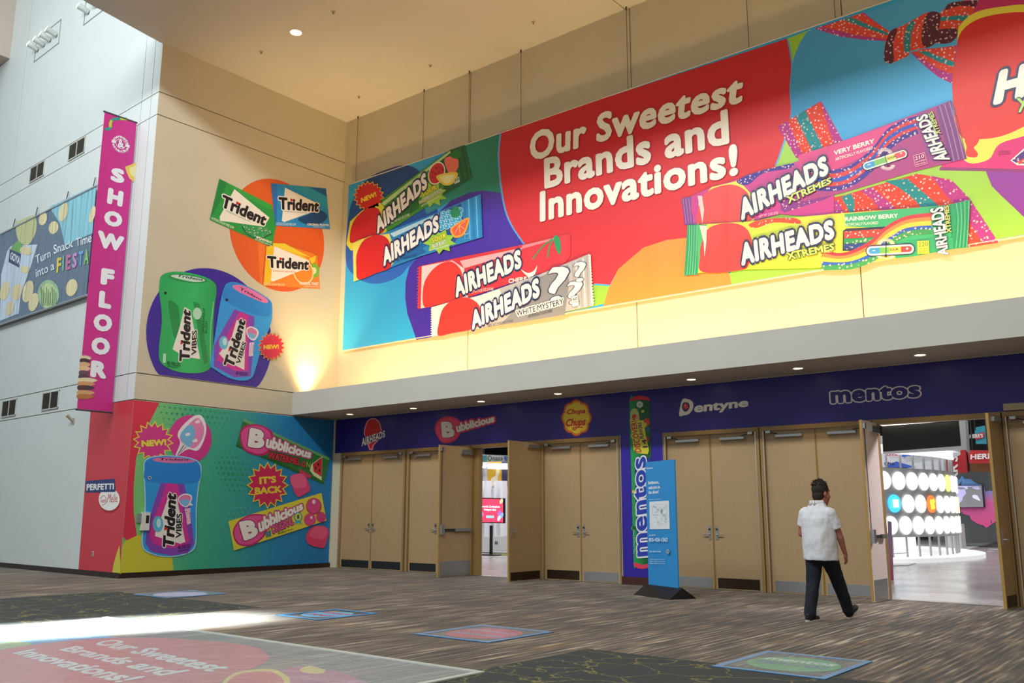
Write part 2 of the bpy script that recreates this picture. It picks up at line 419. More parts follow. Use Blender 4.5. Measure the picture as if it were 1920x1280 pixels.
fl = struct(box_obj('floor', (-48, -14, -0.2), (6, YC + 0.12, 0), carpet_mat()))
tag(fl, 'brown and grey streaked carpet of the lobby')
for x0, x1, y0, y1 in ((-5.7, -2.55, -10, 8.27), (-16.5, -12.0, -10, 8.66)):
    box_obj('carpet_inset', (x0, y0, 0), (x1, y1, 0.003), inset_mat(), fl)
hf = struct(box_obj('floor', (-48, YC + 0.12, -0.2), (26, 62, -0.004), concrete_mat()))
tag(hf, 'polished grey concrete floor of the hall beyond the doors')
struct(tag(box_obj('trim_1', (-14.4, YC + 0.06, -0.02), (-12.4, YC + 0.22, 0.006), mat('8a7f74', 0.35, 0.5)), 'metal threshold of the left open doorway'))
struct(tag(box_obj('trim_2', (-5.1, YC + 0.06, -0.02), (-3.1, YC + 0.22, 0.006), mat('8a7f74', 0.35, 0.5)), 'metal threshold of the right open doorway'))

def pbox(mb, pl, u0, u1, v0, v1, d0, d1, m):
    q = [pl.at(u0, v0, d0), pl.at(u1, v0, d0), pl.at(u1, v1, d0), pl.at(u0, v1, d0)]
    nv = Vector(pl.n * (d1 - d0)); mb.prism(q, nv, m); return mb
def panelled(name, pl, u0, u1, us, v0, v1, vs, m, thick, back_m=M_JOINT, inset=0.0, inset1=0.0):
    """a wall: dark backing with separate panels standing 20 mm proud of the joints"""
    mb = MB(); pbox(mb, pl, u0 + inset, u1 - inset1, v0, v1, -thick, -0.02, back_m); w = struct(mb.build(name))
    U = [u0] + list(us) + [u1]; V = [v0] + list(vs) + [v1]; g = 0.011
    for i in range(len(U) - 1):
        for j in range(len(V) - 1):
            a = U[i] + (g if i else 0); b = U[i + 1] - (g if i < len(U) - 2 else 0)
            c = V[j] + (g if j else 0); d = V[j + 1] - (g if j < len(V) - 2 else 0)
            k = MB(); pbox(k, pl, a, b, c, d, -0.021, 0, m); k.build('wall_panel', w)
    return w
wl = panelled('wall_left', PL_A, -26, -0.002, (-8.9, -0.86, -0.37), 0, 24, (3.97, 4.59, 10.93, 11.52), M_WHITE, 0.3, inset1=0.05)
tag(wl, 'tall white panelled lobby wall lit by daylight')
wr = panelled('wall_return', PL_B, YA, YC + 0.02, (), 0, 12.8, (3.97, 4.58, 10.93, 11.52), mat('d8cdb4', 0.75, kind='wall'), 0.3, inset=0.32)
tag(wr, 'beige return wall carrying the candy decals')
wb = panelled('wall_back', PL_C, XB, 6, (-14.68, -9.82, -5.1, -0.35), 3.97, 12.8, (), M_BEIGE, 0.3)
tag(wb, 'beige upper wall behind the long banner')
# lower part of the back wall, above and between the doors
mb = MB(); mb.box((XB, YC, 3.04), (6, YC + 0.3, 3.97), M_BEIGE)
for a, b in ((XB, -19.28), (-10.32, -9.27), (1.0, 6)): mb.box((a, YC, 0), (b, YC + 0.3, 3.04), M_BEIGE)
struct(tag(mb.build('wall_back_lower'), 'wall around the row of doors'))
struct(tag(box_obj('wall_right', (6, -14, 0), (6.3, YC + 0.3, 12.8), M_BEIGE), 'plain beige side wall'))
# ceiling slab with a control joint
cz = 12.8; mb = MB(); mb.box((-9.93, 7.9, cz + 0.02), (6, YC + 0.3, cz + 0.5), M_JOINT)
ce = struct(mb.build('ceiling')); tag(ce, 'high flat painted ceiling over the doors')
MB().prism([(XB - 0.02, YC + .3, cz), (XB - 0.02, 10.31, cz), (-19.16, 7.7, cz), (-9.95, 7.9, cz), (-9.95, YC + .3, cz)], (0, 0, 0.5), M_CEIL).build('ceiling_panel', ce)
MB().box((-9.93, 7.9, cz), (6, YC + .3, cz + 0.5), M_CEIL).build('ceiling_panel', ce)
# soffit over the doors: parapet, slab and trough
mb = MB(); mb.box((XB, 14.78, 3.985), (6, 14.90, 4.575), M_SOFF); mb.box((XB, 14.90, 3.985), (6, YC, 4.06), M_SOFF)
so = struct(tag(mb.build('ceiling'), 'long white soffit box running above the doors'))
# baseboards
mb = MB(); pbox(mb, PL_A, -26, 0.015, 0, 0.12, 0, 0.015, M_BASE); struct(mb.build('baseboard_left'))
struct(box_obj('baseboard_return', (XB, YA - .015, 0), (XB + 0.015, YC, 0.12), M_BASE))
struct(box_obj('baseboard_back', (-10.32, YC - 0.02, 0), (-9.27, YC, 0.16), mat('451f1d', 0.5)))
# a structural beam and grey return high in the atrium corner, far left
mb = MB(); mb.box((-31.2, 9.4, 16.0), (-29.9, 10.66, 24), mat('cdbcae', 0.8)); struct(tag(mb.build('wall_pier'), 'beige pier high in the atrium corner'))
mb = MB(); mb.box((-36, 8.4, 15.6), (-30.1, 9.4, 16.0), mat('7d7f7e', 0.8)); struct(tag(mb.build('trim_3'), 'grey underside of a high ledge at the far left'))

# ------------------------------------------------------------------ doors
def handle(par, x, y, z, side, ax):
    """lever handle on a plate; ax='y' plate faces -Y, ax='x' plate faces +X"""
    mb = MB()
    if ax == 'y':
        mb.box((x - .03, y - .012, z - .12), (x + .03, y, z + .14), M_STEEL, .006)
        mb.cyl((x, y, z - .02), (x, y - .06, z - .02), .012, M_STEEL, 10); mb.cyl((x, y - .055, z - .02), (x + .13 * side, y - .055, z - .02), .010, M_STEEL, 10)
        mb.cyl((x, y - .012, z + .08), (x, y - .03, z + .08), .018, M_DARK, 12)
    else:
        mb.box((x, y - .03, z - .12), (x + .012, y + .03, z + .14), M_STEEL, .006)
        mb.cyl((x, y, z - .02), (x + .06, y, z - .02), .012, M_STEEL, 10); mb.cyl((x + .055, y, z - .02), (x + .055, y + .13 * side, z - .02), .010, M_STEEL, 10)
        mb.cyl((x, y, z + .08), (x + .03, y, z + .08), .018, M_DARK, 12)
    return mb.build('door_handle', par)
DT = 2.96
def closed_leaf(root, x0, x1, hinge, kick):
    lf = MB().box((x0 + .004, YC + .03, .012), (x1 - .004, YC + .075, DT - .006), M_TAN).build('door_leaf', root)
    # pale vertical edge strip at the meeting stile
    sx = x1 - .02 if hinge < 0 else x0 + .004
    box_obj('edge_strip', (sx, YC + .024, .012), (sx + .016, YC + .031, DT - .01), mat('a17f41', .4), lf)
    box_obj('kick_plate', (x0 + .06, YC + .024, .03), (x1 - .06, YC + .030, .22), kick, lf)
    handle(lf, x1 - .075 if hinge < 0 else x0 + .075, YC + .03, 1.05, -1 if hinge < 0 else 1, 'y')
    cx = x0 + .22 if hinge < 0 else x1 - .22; s = 1 if hinge < 0 else -1
    k = MB(); k.box((min(cx, cx + s * .52), YC - .03, DT - .13), (max(cx, cx + s * .52), YC + .03, DT - .07), M_STEEL, .008)
    k.box((cx - s * .13 - .05, YC - .05, DT - .05), (cx - s * .13 + .05, YC + .02, DT + .01), M_STEEL, .008)
    k.cyl((cx + s * .05, YC - .035, DT - .06), (cx - s * .13, YC - .035, DT - .03), .008, M_DARK, 8)
    k.build('door_closer', lf)
    k = MB()
    for dx in (0, .035): k.cyl((cx + s * (-.04 + dx), YC + .03, DT - .2), (cx + s * (-.04 + dx), YC + .02, DT - .2), .009, M_STEEL, 8)
    k.build('bolt', lf)
    return lf
DN = [0]
def doorway(x0, x1, label, m0=.06, m1=.06):
    DN[0] += 1
    r = thing('door_%d' % DN[0], ((x0 + x1) / 2, YC, 0), label, kind='structure')
    mb = MB()
    mb.box((x0 - m0, YC - .03, 0), (x0, YC + .16, DT), M_FRAME, .004); mb.box((x1, YC - .03, 0), (x1 + m1, YC + .16, DT), M_FRAME, .004)
    mb.box((x0 - m0, YC - .03, DT), (x1 + m1, YC + .16, DT + .085), M_FRAME, .004)
    mb.build('door_frame', r)
    for x, s in ((x0, -1), (x1, 1)):
        box_obj('seal_strip', (min(x, x + s * .018), YC - .034, 0), (max(x, x + s * .018), YC - .029, DT), M_TRIM, r)
    box_obj('sill_plate', (x0, YC - .02, 0), (x1, YC + .1, .008), mat('8d867c', .4, .6), r)
    return r
KD, KS, KB = mat('3a3c40', .4, .6), M_STEEL, mat('4a3a2c', .35, .7)
for a, b, m0, m1, k, lab in ((-19.22, -16.84, .06, .08, (KD, KD), 'closed pair of tan doors nearest the mural corner'),
                             (-16.63, -14.60, .08, .06, (KD, KD), 'closed tan doors left of the left open doorway'),
                             (-12.34, -10.38, .06, .06, (KB, KS), 'closed tan doors under the yellow flower logo'),
                             (-9.21, -7.28, .06, .08, (KS, KB), 'closed tan doors behind the blue sign stand'),
                             (-7.10, -5.16, .08, .06, (KS, KS), 'closed tan doors behind the walking man')):
    r = doorway(a, b, lab, m0, m1); c = (a + b) / 2
    closed_leaf(r, a, c, -1, k[0]); closed_leaf(r, c, b, 1, k[1])
# pair far right, mostly out of frame
r = doorway(-2.98, -1.0, 'closed tan doors at the right edge'); closed_leaf(r, -2.98, -1.99, -1, KB); closed_leaf(r, -1.99, -1.0, 1, KB)
r = doorway(-.8, .9, 'closed tan doors beyond the right edge'); closed_leaf(r, -.8, .05, -1, KB); closed_leaf(r, .05, .9, 1, KB)

def open_leaf(root, x, L, hallside, swing=0.0, mface=M_TAN):
    """leaf standing open at right angles to the wall; its +X face is seen"""
    y0, y1 = YC - .03 - L, YC - .035
    R = Matrix.Rotation(swing, 3, 'Z'); pv = (x, y1, 0)
    def mk(name, par, *boxes, cyls=()):
        mb = MB()
        for lo, hi, m in boxes: mb.box(lo, hi, m, rot=R, piv=pv)
        for a, b, r_, m in cyls:
            P = Vector(pv); mb.cyl(P + R @ (Vector(a) - P), P + R @ (Vector(b) - P), r_, m, 12)
        return mb.build(name, par)
    lf = mk('door_leaf', root, ((x - .022, y0, .012), (x + .022, y1, DT + .02), mface))
    mk('edge_strip', lf, ((x - .022, y0 - .004, .012), (x + .022, y0, DT + .02), mat('b08a4a', .4)))
    if hallside:
        mk('kick_plate', lf, ((x + .022, y0 + .05, .03), (x + .028, y1 - .05, .36), KS))
        mk('push_bar', lf, ((x + .022, y0 + .03, .95), (x + .085, y0 + .13, 1.17), M_STEEL), ((x + .03, y0 + .13, 1.03), (x + .06, y0 + .5, 1.08), M_DARK), ((x + .03, y0 + .5, 1.02), (x + .075, y1 - .06, 1.09), M_STEEL))
        mk('latch_rod', lf, cyls=(((x + .035, y0 + .06, 1.15), (x + .035, y0 + .06, DT - .12), .007, M_DARK),))
        mk('door_closer', lf, ((x + .022, y1 - .42, DT - .16), (x + .075, y1 - .02, DT - .05), M_STEEL))
        mk('latch_box', lf, ((x + .022, y0 + .02, DT - .12), (x + .06, y0 + .1, DT - .03), M_STEEL))
    else:
        mk('kick_plate', lf, ((x + .022, y0 + .05, .03), (x + .028, y1 - .05, .2), KB))
        mk('door_handle', lf, ((x + .022, y0 + .06, .94), (x + .034, y0 + .11, 1.2), M_STEEL), cyls=(((x + .03, y0 + .085, 1.04), (x + .085, y0 + .085, 1.04), .011, M_STEEL), ((x + .082, y0 + .085, 1.04), (x + .082, y0 + .2, 1.04), .010, M_STEEL)))
        mk('door_closer', lf, ((x + .022, y1 - .5, DT - .1), (x + .07, y1 - .1, DT - .03), M_STEEL))
    return lf
r = doorway(-14.46, -12.46, 'open doorway at the left with both leaves swung out')
box_obj('door_stop', (-14.46, YC + .03, 0), (-14.30, YC + .16, DT), M_FRAME, r)
open_leaf(r, -14.475, 1.13, True); open_leaf(r, -12.42, 1.12, False)
r = doorway(-5.02, -3.12, 'open doorway at the right with bright hall behind')
open_leaf(r, -5.03, .78, True, mface=mat('e6d6cf', .45)); open_leaf(r, -3.1, .62, False, math.radians(-3))  # left leaf face paled and pinkish: hall light put into its colour
tag(box_obj('wall_box', (-3.0, YC - .06, 3.06), (-1.9, YC, 3.17), mat('b9a888', .6)), 'long beige box mounted above the door at right edge', 'box')

# ------------------------------------------------------------------ exhibition hall shell
HW = mat('3a3c40', .9)
struct(tag(box_obj('ceiling', (-48, YC + .3, 10), (26, 62, 10.3), mat('121314', .9)), 'black ceiling of the hall'))
struct(tag(box_obj('wall_hall_back', (-48, 61, 0), (26, 61.3, 10), mat('55565a', .9)), 'far grey wall of the hall'))
struct(tag(box_obj('wall_hall_left', (-48.3, YC, 0), (-48, 61, 10), HW), 'dark hall wall'))
struct(tag(box_obj('wall_hall_right', (26, YC, 0), (26.3, 61, 10), HW), 'dark hall wall'))
struct(tag(box_obj('wall_hall_front', (-48, YC + .31, 3.1), (26, YC + .5, 10), HW), 'hall side of the door wall'))
mb = MB(); mb.box((-48, YC + .31, 0), (XB, YC + .5, 3.1), HW); mb.box((1, YC + .31, 0), (26, YC + .5, 3.1), HW); struct(mb.build('wall_hall_front'))
# ================================================================== PRINT: LONG BANNER
W = 'f4efe6'; K = '1b1a22'; NAVY = '23204f'; RED = 'd21f26'
def bubble(art, body, quad, fill=W, bold=.085, halo=((NAVY, .13),), **kw):
    art.text(body, quad, fill, bold=bold, halo=halo, n=10, spacing=kw.pop('spacing', 1.12), **kw)
ban = thing('hanging_banner', (-9, YC - .09, 5.9), 'very long candy banner hung across the upper wall above the doors', 'banner')
zT = 10.76; zB = 5.88; xL = -19.30; xR = 4.5
mb = MB(); N = 160
vs = []
for i in range(N + 1):
    x = xL + (xR - xL) * i / N
    vs.append((mb.bm.verts.new((x, YC - .0815 + .0012 * math.sin(x * 3.1), zB)), mb.bm.verts.new((x, YC - .0815 + .001 * math.sin(x * 5.3), zT))))
for i in range(N): mb.bm.faces.new((vs[i][0], vs[i + 1][0], vs[i + 1][1], vs[i][1])).material_index = mb.mi(mat('e9e4da', .6))
sheet = mb.build('fabric_sheet', ban)
bmod = sheet.modifiers.new('thickness', 'SOLIDIFY'); bmod.thickness = 0.002
for z in (zT, zB):
    MB().cyl((xL, YC - .075, z), (xR, YC - .075, z), .022, mat('c9c2b4', .5), 10).build('hem_rod', ban)

BK = dict(kind='banner', rough=.42)
g = Art(PL_BAN, 0.006, step=.0001, **BK)
def wr_(x0, x1, z0, z1, c): g.polyuv([(x0, z0), (x1, z0), (x1, z1), (x0, z1)], c)
wr_(xL, xR, zB, zT, '2aa5dc')
# background fields
g.zoom(0, 0, 1)
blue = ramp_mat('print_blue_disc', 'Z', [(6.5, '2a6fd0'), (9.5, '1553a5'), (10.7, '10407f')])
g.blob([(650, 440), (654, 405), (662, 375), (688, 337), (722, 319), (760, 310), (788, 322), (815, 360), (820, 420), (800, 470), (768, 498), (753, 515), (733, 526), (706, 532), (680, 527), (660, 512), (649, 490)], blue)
green = ramp_mat('print_teal', 'X', [(-16.5, '3a9ab0'), (-15.2, '1f8a78'), (-13.5, '1d7a5c')])
g.poly([(835, 284), (937, 249), (935, 290), (942, 365), (846, 377), (800, 402), (790, 370), (815, 330)], green)
purp = ramp_mat('print_purple', 'Z', [(5.9, '3b1f9c'), (8.5, '4527a5'), (9.6, '4a2a8c')])
g.poly([(808, 440), (826, 395), (846, 376), (880, 361), (908, 357), (940, 362), (960, 427), (982, 459), (1010, 540), (1000, 598), (781, 637), (772, 610), (764, 588), (760, 558), (761, 527), (768, 500), (784, 482)], purp)
# red field with a pale blue rim
redp = [(937, 248), (933, 291), (937, 345), (946, 395), (960, 427), (982, 459), (1006, 500), (1060, 530), (1114, 534), (1143, 536), (1160, 504), (1207, 464), (1273, 447), (1288, 448), (1400, 420), (1455, 310), (1467, 277), (1484, 217), (1482, 167), (1485, 120), (1477, 72)]
lime = '9acb3c'
g.poly([(1477, 72), (1520, 56), (1560, 330), (1500, 470), (1100, 578), (1000, 596), (1000, 520), (1143, 536), (1455, 310)], lime)
zr = g.uv((1871, 455))[1]
g.polyuv([tuple(g.uv((1440, 330))), tuple(g.uv((1368, 514))), (g.uv((1373, 535))[0], zB), (xR, zB), (xR, 8.2), tuple(g.uv((1700, 240)))], lime)
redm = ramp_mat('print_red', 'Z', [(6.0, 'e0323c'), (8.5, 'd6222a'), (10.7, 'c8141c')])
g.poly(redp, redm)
g.line([(939, 248), (935, 291), (939, 345), (948, 395), (962, 427), (984, 459)], 3, '4aa3e0', smooth=4)
g.line([(1477, 72), (1485, 120), (1482, 167), (1484, 217), (1467, 277), (1455, 310)], 3, '4aa3e0', smooth=4)
g.line([(1114, 533), (1143, 535)], 3, '3fb5e0')
g.poly([(1131, 576), (1140, 544), (1160, 504), (1207, 464), (1250, 450), (1286, 446), (1330, 465), (1355, 490), (1368, 514), (1373, 535)], 'f39237')
# sky field with candy belts, top right
sky = ramp_mat('print_sky', 'X', [(-6.5, '3c9bd4'), (-3.0, '4fb0e6')])
g.poly([(1513, 60), (1493, 87), (1487, 117), (1482, 167), (1484, 217), (1470, 260), (1580, 300), (1800, 230), (1830, 100), (1830, -42)], sky)
g.poly([(1477, 72), (1513, 60), (1500, 80), (1489, 107)], lime)
GL = lambda h: mat(h, .6, kind='glitter')
GR, GT, GP, GD = GL('e0442e'), GL('1f8a92'), GL('b2378c'), GL('5a1f33')
g.zoom(1520, 0, 4)
g.poly([(30, 215), (290, 130), (400, 95), (470, 150), (590, 240), (575, 310), (400, 300), (200, 270)], GP)
g.poly([(90, 205), (240, 150), (585, 255), (575, 300), (330, 262)], GR)
g.poly([(240, 150), (300, 130), (585, 245), (575, 268)], GT)
g.poly([(300, 128), (385, 100), (585, 232), (583, 250)], GR)
g.poly([(750, 395), (820, 380), (1095, 340), (1085, 640), (960, 580), (860, 500)], GP)
g.poly([(760, 395), (830, 370), (1090, 350), (1070, 560), (960, 520)], GR)
g.poly([(800, 385), (870, 385), (1085, 470), (1075, 505), (960, 465)], GT)
g.blob([(600, 235), (700, 190), (840, 110), (905, 90), (960, 100), (985, 130), (1080, 220), (1110, 245), (1040, 320), (940, 325), (880, 355), (750, 385), (730, 420), (600, 475), (555, 450), (560, 330)], GR, 3)
g.blob([(600, 235), (650, 220), (620, 330), (625, 460), (585, 475), (552, 450), (562, 330)], GD, 4)
g.blob([(735, 180), (785, 165), (755, 260), (745, 385), (720, 395), (700, 370), (705, 260)], GT, 4)
g.blob([(975, 95), (1120, 10), (1280, 10), (1300, 50), (1260, 110), (1190, 200), (1160, 240), (1060, 215), (960, 200)], GR, 3)
g.blob([(1010, 65), (1060, 20), (1270, 5), (1305, 40), (1270, 105), (1245, 60), (1120, 45), (1020, 75)], GD, 3)
g.poly([(975, 130), (1090, 118), (1190, 115), (1212, 150), (1180, 195), (1150, 160), (1060, 150), (975, 160)], GT)
g.blob([(905, 88), (965, 100), (975, 150), (955, 250), (950, 310), (880, 358), (838, 330), (835, 240), (860, 130)], GD, 4)
g.blob([(950, 230), (1080, 215), (1110, 250), (1050, 320), (950, 320)], GD, 4)
# candy belt lengths behind the packs
g.zoom(1280, 0, 3)
g.poly([(535, 712), (780, 568), (905, 800), (860, 870), (640, 890)], GP)
g.poly([(590, 680), (775, 575), (850, 810), (680, 880)], GR)
g.poly([(635, 655), (690, 620), (790, 830), (735, 860)], GT)
g.zoom(1560, 340, 5.647)
g.poly([(-60, 330), (-60, 190), (120, 150), (520, 30), (900, -80), (1250, -20), (1450, 180), (1760, 650), (1440, 700), (1300, 500), (700, 420)], GR)
g.poly([(560, 0), (800, -30), (1100, 230), (1150, 290), (960, 300), (880, 200), (700, 60)], GT)
g.poly([(1050, -60), (1280, 0), (1460, 185), (1760, 640), (1600, 650), (1380, 330), (1200, 140)], GP)
g.poly([(300, 100), (420, 60), (560, 180), (720, 330), (520, 330), (420, 180)], GP)
g.poly([(100, 165), (200, 130), (240, 200), (235, 330), (190, 330)], GT)
g.poly([(-60, 230), (60, 200), (130, 330), (-60, 340)], GP)
# lower right: purple disc and the magenta pack
g.zoom(1560, 160, 5.332)
g.poly([(1535, 850), (2400, 700), (2400, 1700), (1900, 1300), (1813, 1215), (1700, 1110), (1600, 1010)], '8a2a9c')
magd = ramp_mat('print_magenta', 'Z', [(8.0, 'd8327f'), (10.7, 'c0205c')])
g.poly([(1480, -880), (2600, -1200), (2600, 700), (1900, 862), (1500, 850), (1075, 850), (1260, 500), (1260, 0), (1300, -500), (1400, -700)], magd)
g.poly([(1080, 820), (1500, 828), (1900, 838), (2600, 690), (2600, 730), (1900, 868), (1500, 858), (1075, 850)], '8c2472')
glow = ramp_mat('print_glow', 'Z', [(8.2, 'f3e35c'), (10.4, 'e8d63a')])
g.zoom(1520, 0, 4)
g.blob([(1100, 300), (1130, 180), (1250, 90), (1450, 50), (1650, 40), (1900, 120), (2000, 500), (1850, 850), (1650, 1000), (1420, 1080), (1330, 1200), (1150, 1200), (1080, 900)], glow)
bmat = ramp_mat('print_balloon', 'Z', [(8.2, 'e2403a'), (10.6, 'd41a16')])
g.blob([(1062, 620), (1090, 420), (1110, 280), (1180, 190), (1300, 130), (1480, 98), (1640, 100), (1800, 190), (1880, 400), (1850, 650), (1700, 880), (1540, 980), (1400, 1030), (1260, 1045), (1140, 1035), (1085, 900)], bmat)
g.blob([(1160, 1040), (1260, 1040), (1250, 1080), (1225, 1110), (1255, 1150), (1240, 1180), (1180, 1175), (1165, 1150), (1170, 1100)], bmat, 4)
g.build('printed_background', ban)

g = Art(PL_BAN, 0.016, **BK); g.zoom(960, 100, 3.765)
for body, q in (('Our Sweetest', [(128, 770), (1625, 350), (1650, 135), (128, 560)]), ('Brands and', [(232, 962), (1538, 640), (1525, 392), (228, 745)]), ('Innovations!', [(200, 1195), (1600, 860), (1592, 635), (200, 975)])):
    g.text(body, q, 'f2ece0', bold=.055, halo=(('8f1a22', .012),), n=14, shift=(.012, -.012), spacing=1.06)
g.build('printed_slogan', ban)

def pack_text(a, body, quad, c=W, bold=.03, halo=(), **kw): a.text(body, quad, c, bold=bold, halo=halo, n=6, res=2, **kw)
# sour watermelon bar
g = Art(PL_BAN, 0.016, **BK); g.zoom(640, 240, 5.819)
g.poly([(60, 1270), (100, 1020), (360, 860), (420, 800), (1190, 240), (1350, 185), (1430, 545), (1150, 720), (500, 1140), (300, 1260), (100, 1330)], '3f8d2e')
g.poly([(60, 1270), (100, 1020), (230, 900), (420, 810), (470, 860), (500, 1130), (300, 1260), (110, 1340)], 'e4dd3f')
g.poly([(1190, 240), (1350, 185), (1430, 545), (1110, 740), (1130, 640), (930, 470)], '145c2e')
g.poly([(440, 820), (1190, 250), (1200, 270), (470, 850)], 'b9dba0')
g.poly([(520, 1080), (850, 880), (850, 800), (840, 720), (700, 800), (560, 960)], '1f6a28')
for k in range(5): g.line([(1245 + k * 26, 235 - k * 9), (1310 + k * 26, 600 - k * 15)], 6, '0f4a24' if k % 2 else '2c7f48')
g.blob([(108, 1255), (100, 1150), (140, 1020), (250, 900), (380, 870), (430, 920), (450, 1000), (470, 1110), (420, 1160), (300, 1190), (200, 1220)], RED)
g.circ([(945, 500), (1000, 410), (1060, 380), (1120, 410), (1150, 480), (1040, 600)], 'f0efd8'); g.circ([(945, 500), (1000, 410), (1060, 380), (1120, 410), (1150, 480), (1040, 600)], 'cf2233', .9)
for p in ((1000, 480), (1040, 440), (1080, 430), (1110, 460), (1030, 500), (1070, 480), (1000, 540), (1100, 500)): g.ell(p, 5, 11, '2a1015', .4)
g.blob([(1130, 350), (1190, 310), (1240, 330), (1280, 350), (1280, 430), (1230, 500), (1170, 480)], 'ee7461')
g.blob([(1200, 290), (1260, 240), (1320, 260), (1290, 330), (1220, 330)], '1d7a38')
g.blob([(1050, 520), (1270, 485), (1230, 600), (1150, 630), (1090, 600)], 'efd850'); g.blob([(1090, 535), (1230, 515), (1200, 590), (1140, 605)], 'f6f0b0')
g.star((990, 730), 175, 110, 9, '9ccc3c', .3, .8)
pack_text(g, 'SOUR', [(890, 755), (1050, 670), (1040, 615), (880, 700)], 'f3e640', .05, (('1a3d1f', .08),))
pack_text(g, 'WATERMELON PUNCH', [(855, 840), (1105, 700), (1100, 650), (850, 800)], W, .03, (('1a3d1f', .06),))
pack_text(g, 'ARTIFICIALLY FLAVORED', [(880, 865), (1080, 755), (1078, 735), (878, 845)], W, .02)
pack_text(g, 'NET WT 0.55 OZ (15.6g)', [(555, 1060), (750, 960), (748, 925), (550, 1025)], 'dfe8cf', .02)
g.poly([(1240, 560), (1290, 530), (1300, 590), (1240, 615)], 'c8d8c0'); pack_text(g, '60', [(1246, 590), (1290, 565), (1288, 540), (1244, 562)], '145c2e')
bubble(g, 'AIRHEADS', [(400, 1165), (950, 650), (925, 475), (375, 990)])
g.build('printed_candy_bar', ban)
# new starburst over it
g = Art(PL_BAN, 0.016, **BK); g.zoom(640, 240, 5.819)
g.star((303, 745), 172, 138, 18, 'e6c35a', .1, 1.0); g.star((303, 745), 160, 128, 18, 'cf2026', .1, 1.0)
pack_text(g, 'NEW!', [(222, 820), (392, 745), (378, 695), (218, 765)], 'f3d936', .07)
g.build('printed_starburst', ban)
# sour blue bar
g = Art(PL_BAN, 0.036, **BK); g.zoom(640, 360, 6)
g.poly([(150, 1010), (140, 580), (500, 460), (1100, 230), (1580, 25), (1600, 510), (1250, 615), (860, 740), (540, 860)], '2688c4')
g.poly([(150, 1010), (140, 580), (330, 500), (550, 470), (580, 560), (600, 800), (540, 860)], 'e9dd66')
g.poly([(560, 470), (1340, 140), (1340, 165), (600, 510)], 'bfe2ee')
g.poly([(1100, 240), (1360, 130), (1400, 420), (1250, 610), (1000, 660), (1000, 480), (1130, 320)], '1d4f93')
for k in range(5): g.line([(1400 + k * 42, 100 - k * 16), (1420 + k * 42, 545 - k * 10)], 14, '5fc0ea' if k % 2 else '1b79b4')
g.blob([(640, 640), (900, 590), (980, 520), (990, 580), (930, 640), (960, 680), (800, 740), (680, 740)], '1a67a8')
g.blob([(205, 985), (180, 850), (185, 700), (250, 560), (350, 500), (470, 490), (550, 560), (570, 700), (560, 850), (400, 915)], RED)
rb = random.Random(3)
for k in range(16):
    p = (1160 + 62 * (k % 4) - 8 * (k // 4), 250 + 52 * (k // 4) - 14 * (k % 4)); g.ell(p, 36, 34, 'e8f4f8'); g.ell(p, 32, 30, '3aa6cf'); g.ell((p[0] - 8, p[1] - 8), 8, 8, 'c8ecf4')
g.blob([(1240, 230), (1300, 160), (1350, 220), (1330, 280), (1270, 290)], '1f8a5a')
g.blob([(1255, 400), (1440, 290), (1440, 380), (1390, 490), (1300, 520), (1250, 470)], 'f4a23a'); g.blob([(1275, 405), (1425, 315), (1420, 380), (1375, 470), (1300, 495), (1268, 455)], 'e8603a')
for a in ((1410, 330), (1400, 420), (1350, 470), (1290, 470)): g.line([(1340, 380), a], 6, 'f6c070')
g.star((1120, 560), 190, 125, 9, '9ccc3c', .2, .75)
pack_text(g, 'SOUR', [(1035, 580), (1195, 520), (1190, 460), (1030, 525)], 'f3e640', .05, (('1a3d1f', .08),))
pack_text(g, 'BLUE BLAST', [(1045, 635), (1195, 585), (1192, 540), (1040, 590)], W, .04, (('203050', .06),))
pack_text(g, 'ARTIFICIALLY FLAVORED', [(1010, 672), (1230, 610), (1228, 590), (1008, 652)], W, .02)
pack_text(g, 'NET WT 0.55 OZ (15.6g)', [(640, 795), (860, 730), (858, 695), (638, 760)], '104a80', .02)
g.line([(1405, 450), (1455, 440), (1458, 520), (1408, 530)], 5, '8fd0ee', closed=True); pack_text(g, '60', [(1412, 490), (1450, 480), (1450, 455), (1410, 465)], '8fd0ee')
bubble(g, 'AIRHEADS', [(492, 845), (1115, 440), (1105, 255), (475, 640)])
g.build('printed_candy_bar', ban)
# cherry bar
g = Art(PL_BAN, 0.016, **BK); g.zoom(760, 420, 5.0526)
g.poly([(120, 805), (135, 400), (450, 330), (1120, 195), (1570, 90), (1570, 300), (1480, 420), (1250, 480), (560, 710), (430, 740)], 'd9303c')
g.poly([(150, 800), (160, 400), (450, 345), (560, 420), (600, 700), (430, 740)], 'f0cfc8')
g.poly([(520, 350), (1110, 225), (1100, 260), (560, 420)], 'f0b0b4'); g.poly([(1110, 205), (1420, 130), (1430, 145), (1110, 235)], 'e88a92')
for k in range(14): g.star((128, 420 + k * 28), 16, 8, 3, 'e2404a', PI)
g.blob([(185, 785), (170, 650), (200, 520), (300, 400), (430, 355), (520, 420), (550, 520), (560, 650), (540, 700), (420, 740), (300, 770)], 'e2352e')
g.line([(1210, 335), (1300, 220), (1400, 140)], 12, '2f9a62', smooth=4); g.line([(1350, 320), (1370, 220), (1400, 150)], 12, '2f9a62', smooth=4)
g.blob([(1410, 125), (1450, 115), (1475, 180), (1470, 290), (1430, 230)], '1f9a5e')
g.blob([(1100, 430), (1170, 500), (1230, 480), (1255, 390), (1225, 440), (1165, 465)], W, 3)
pack_text(g, 'CHERRY', [(985, 565), (1190, 530), (1200, 490), (980, 520)], W, .05)
pack_text(g, 'NET WT 0.55 OZ (15.6g)', [(618, 670), (840, 630), (838, 595), (614, 632)], 'f4d8d0', .02)
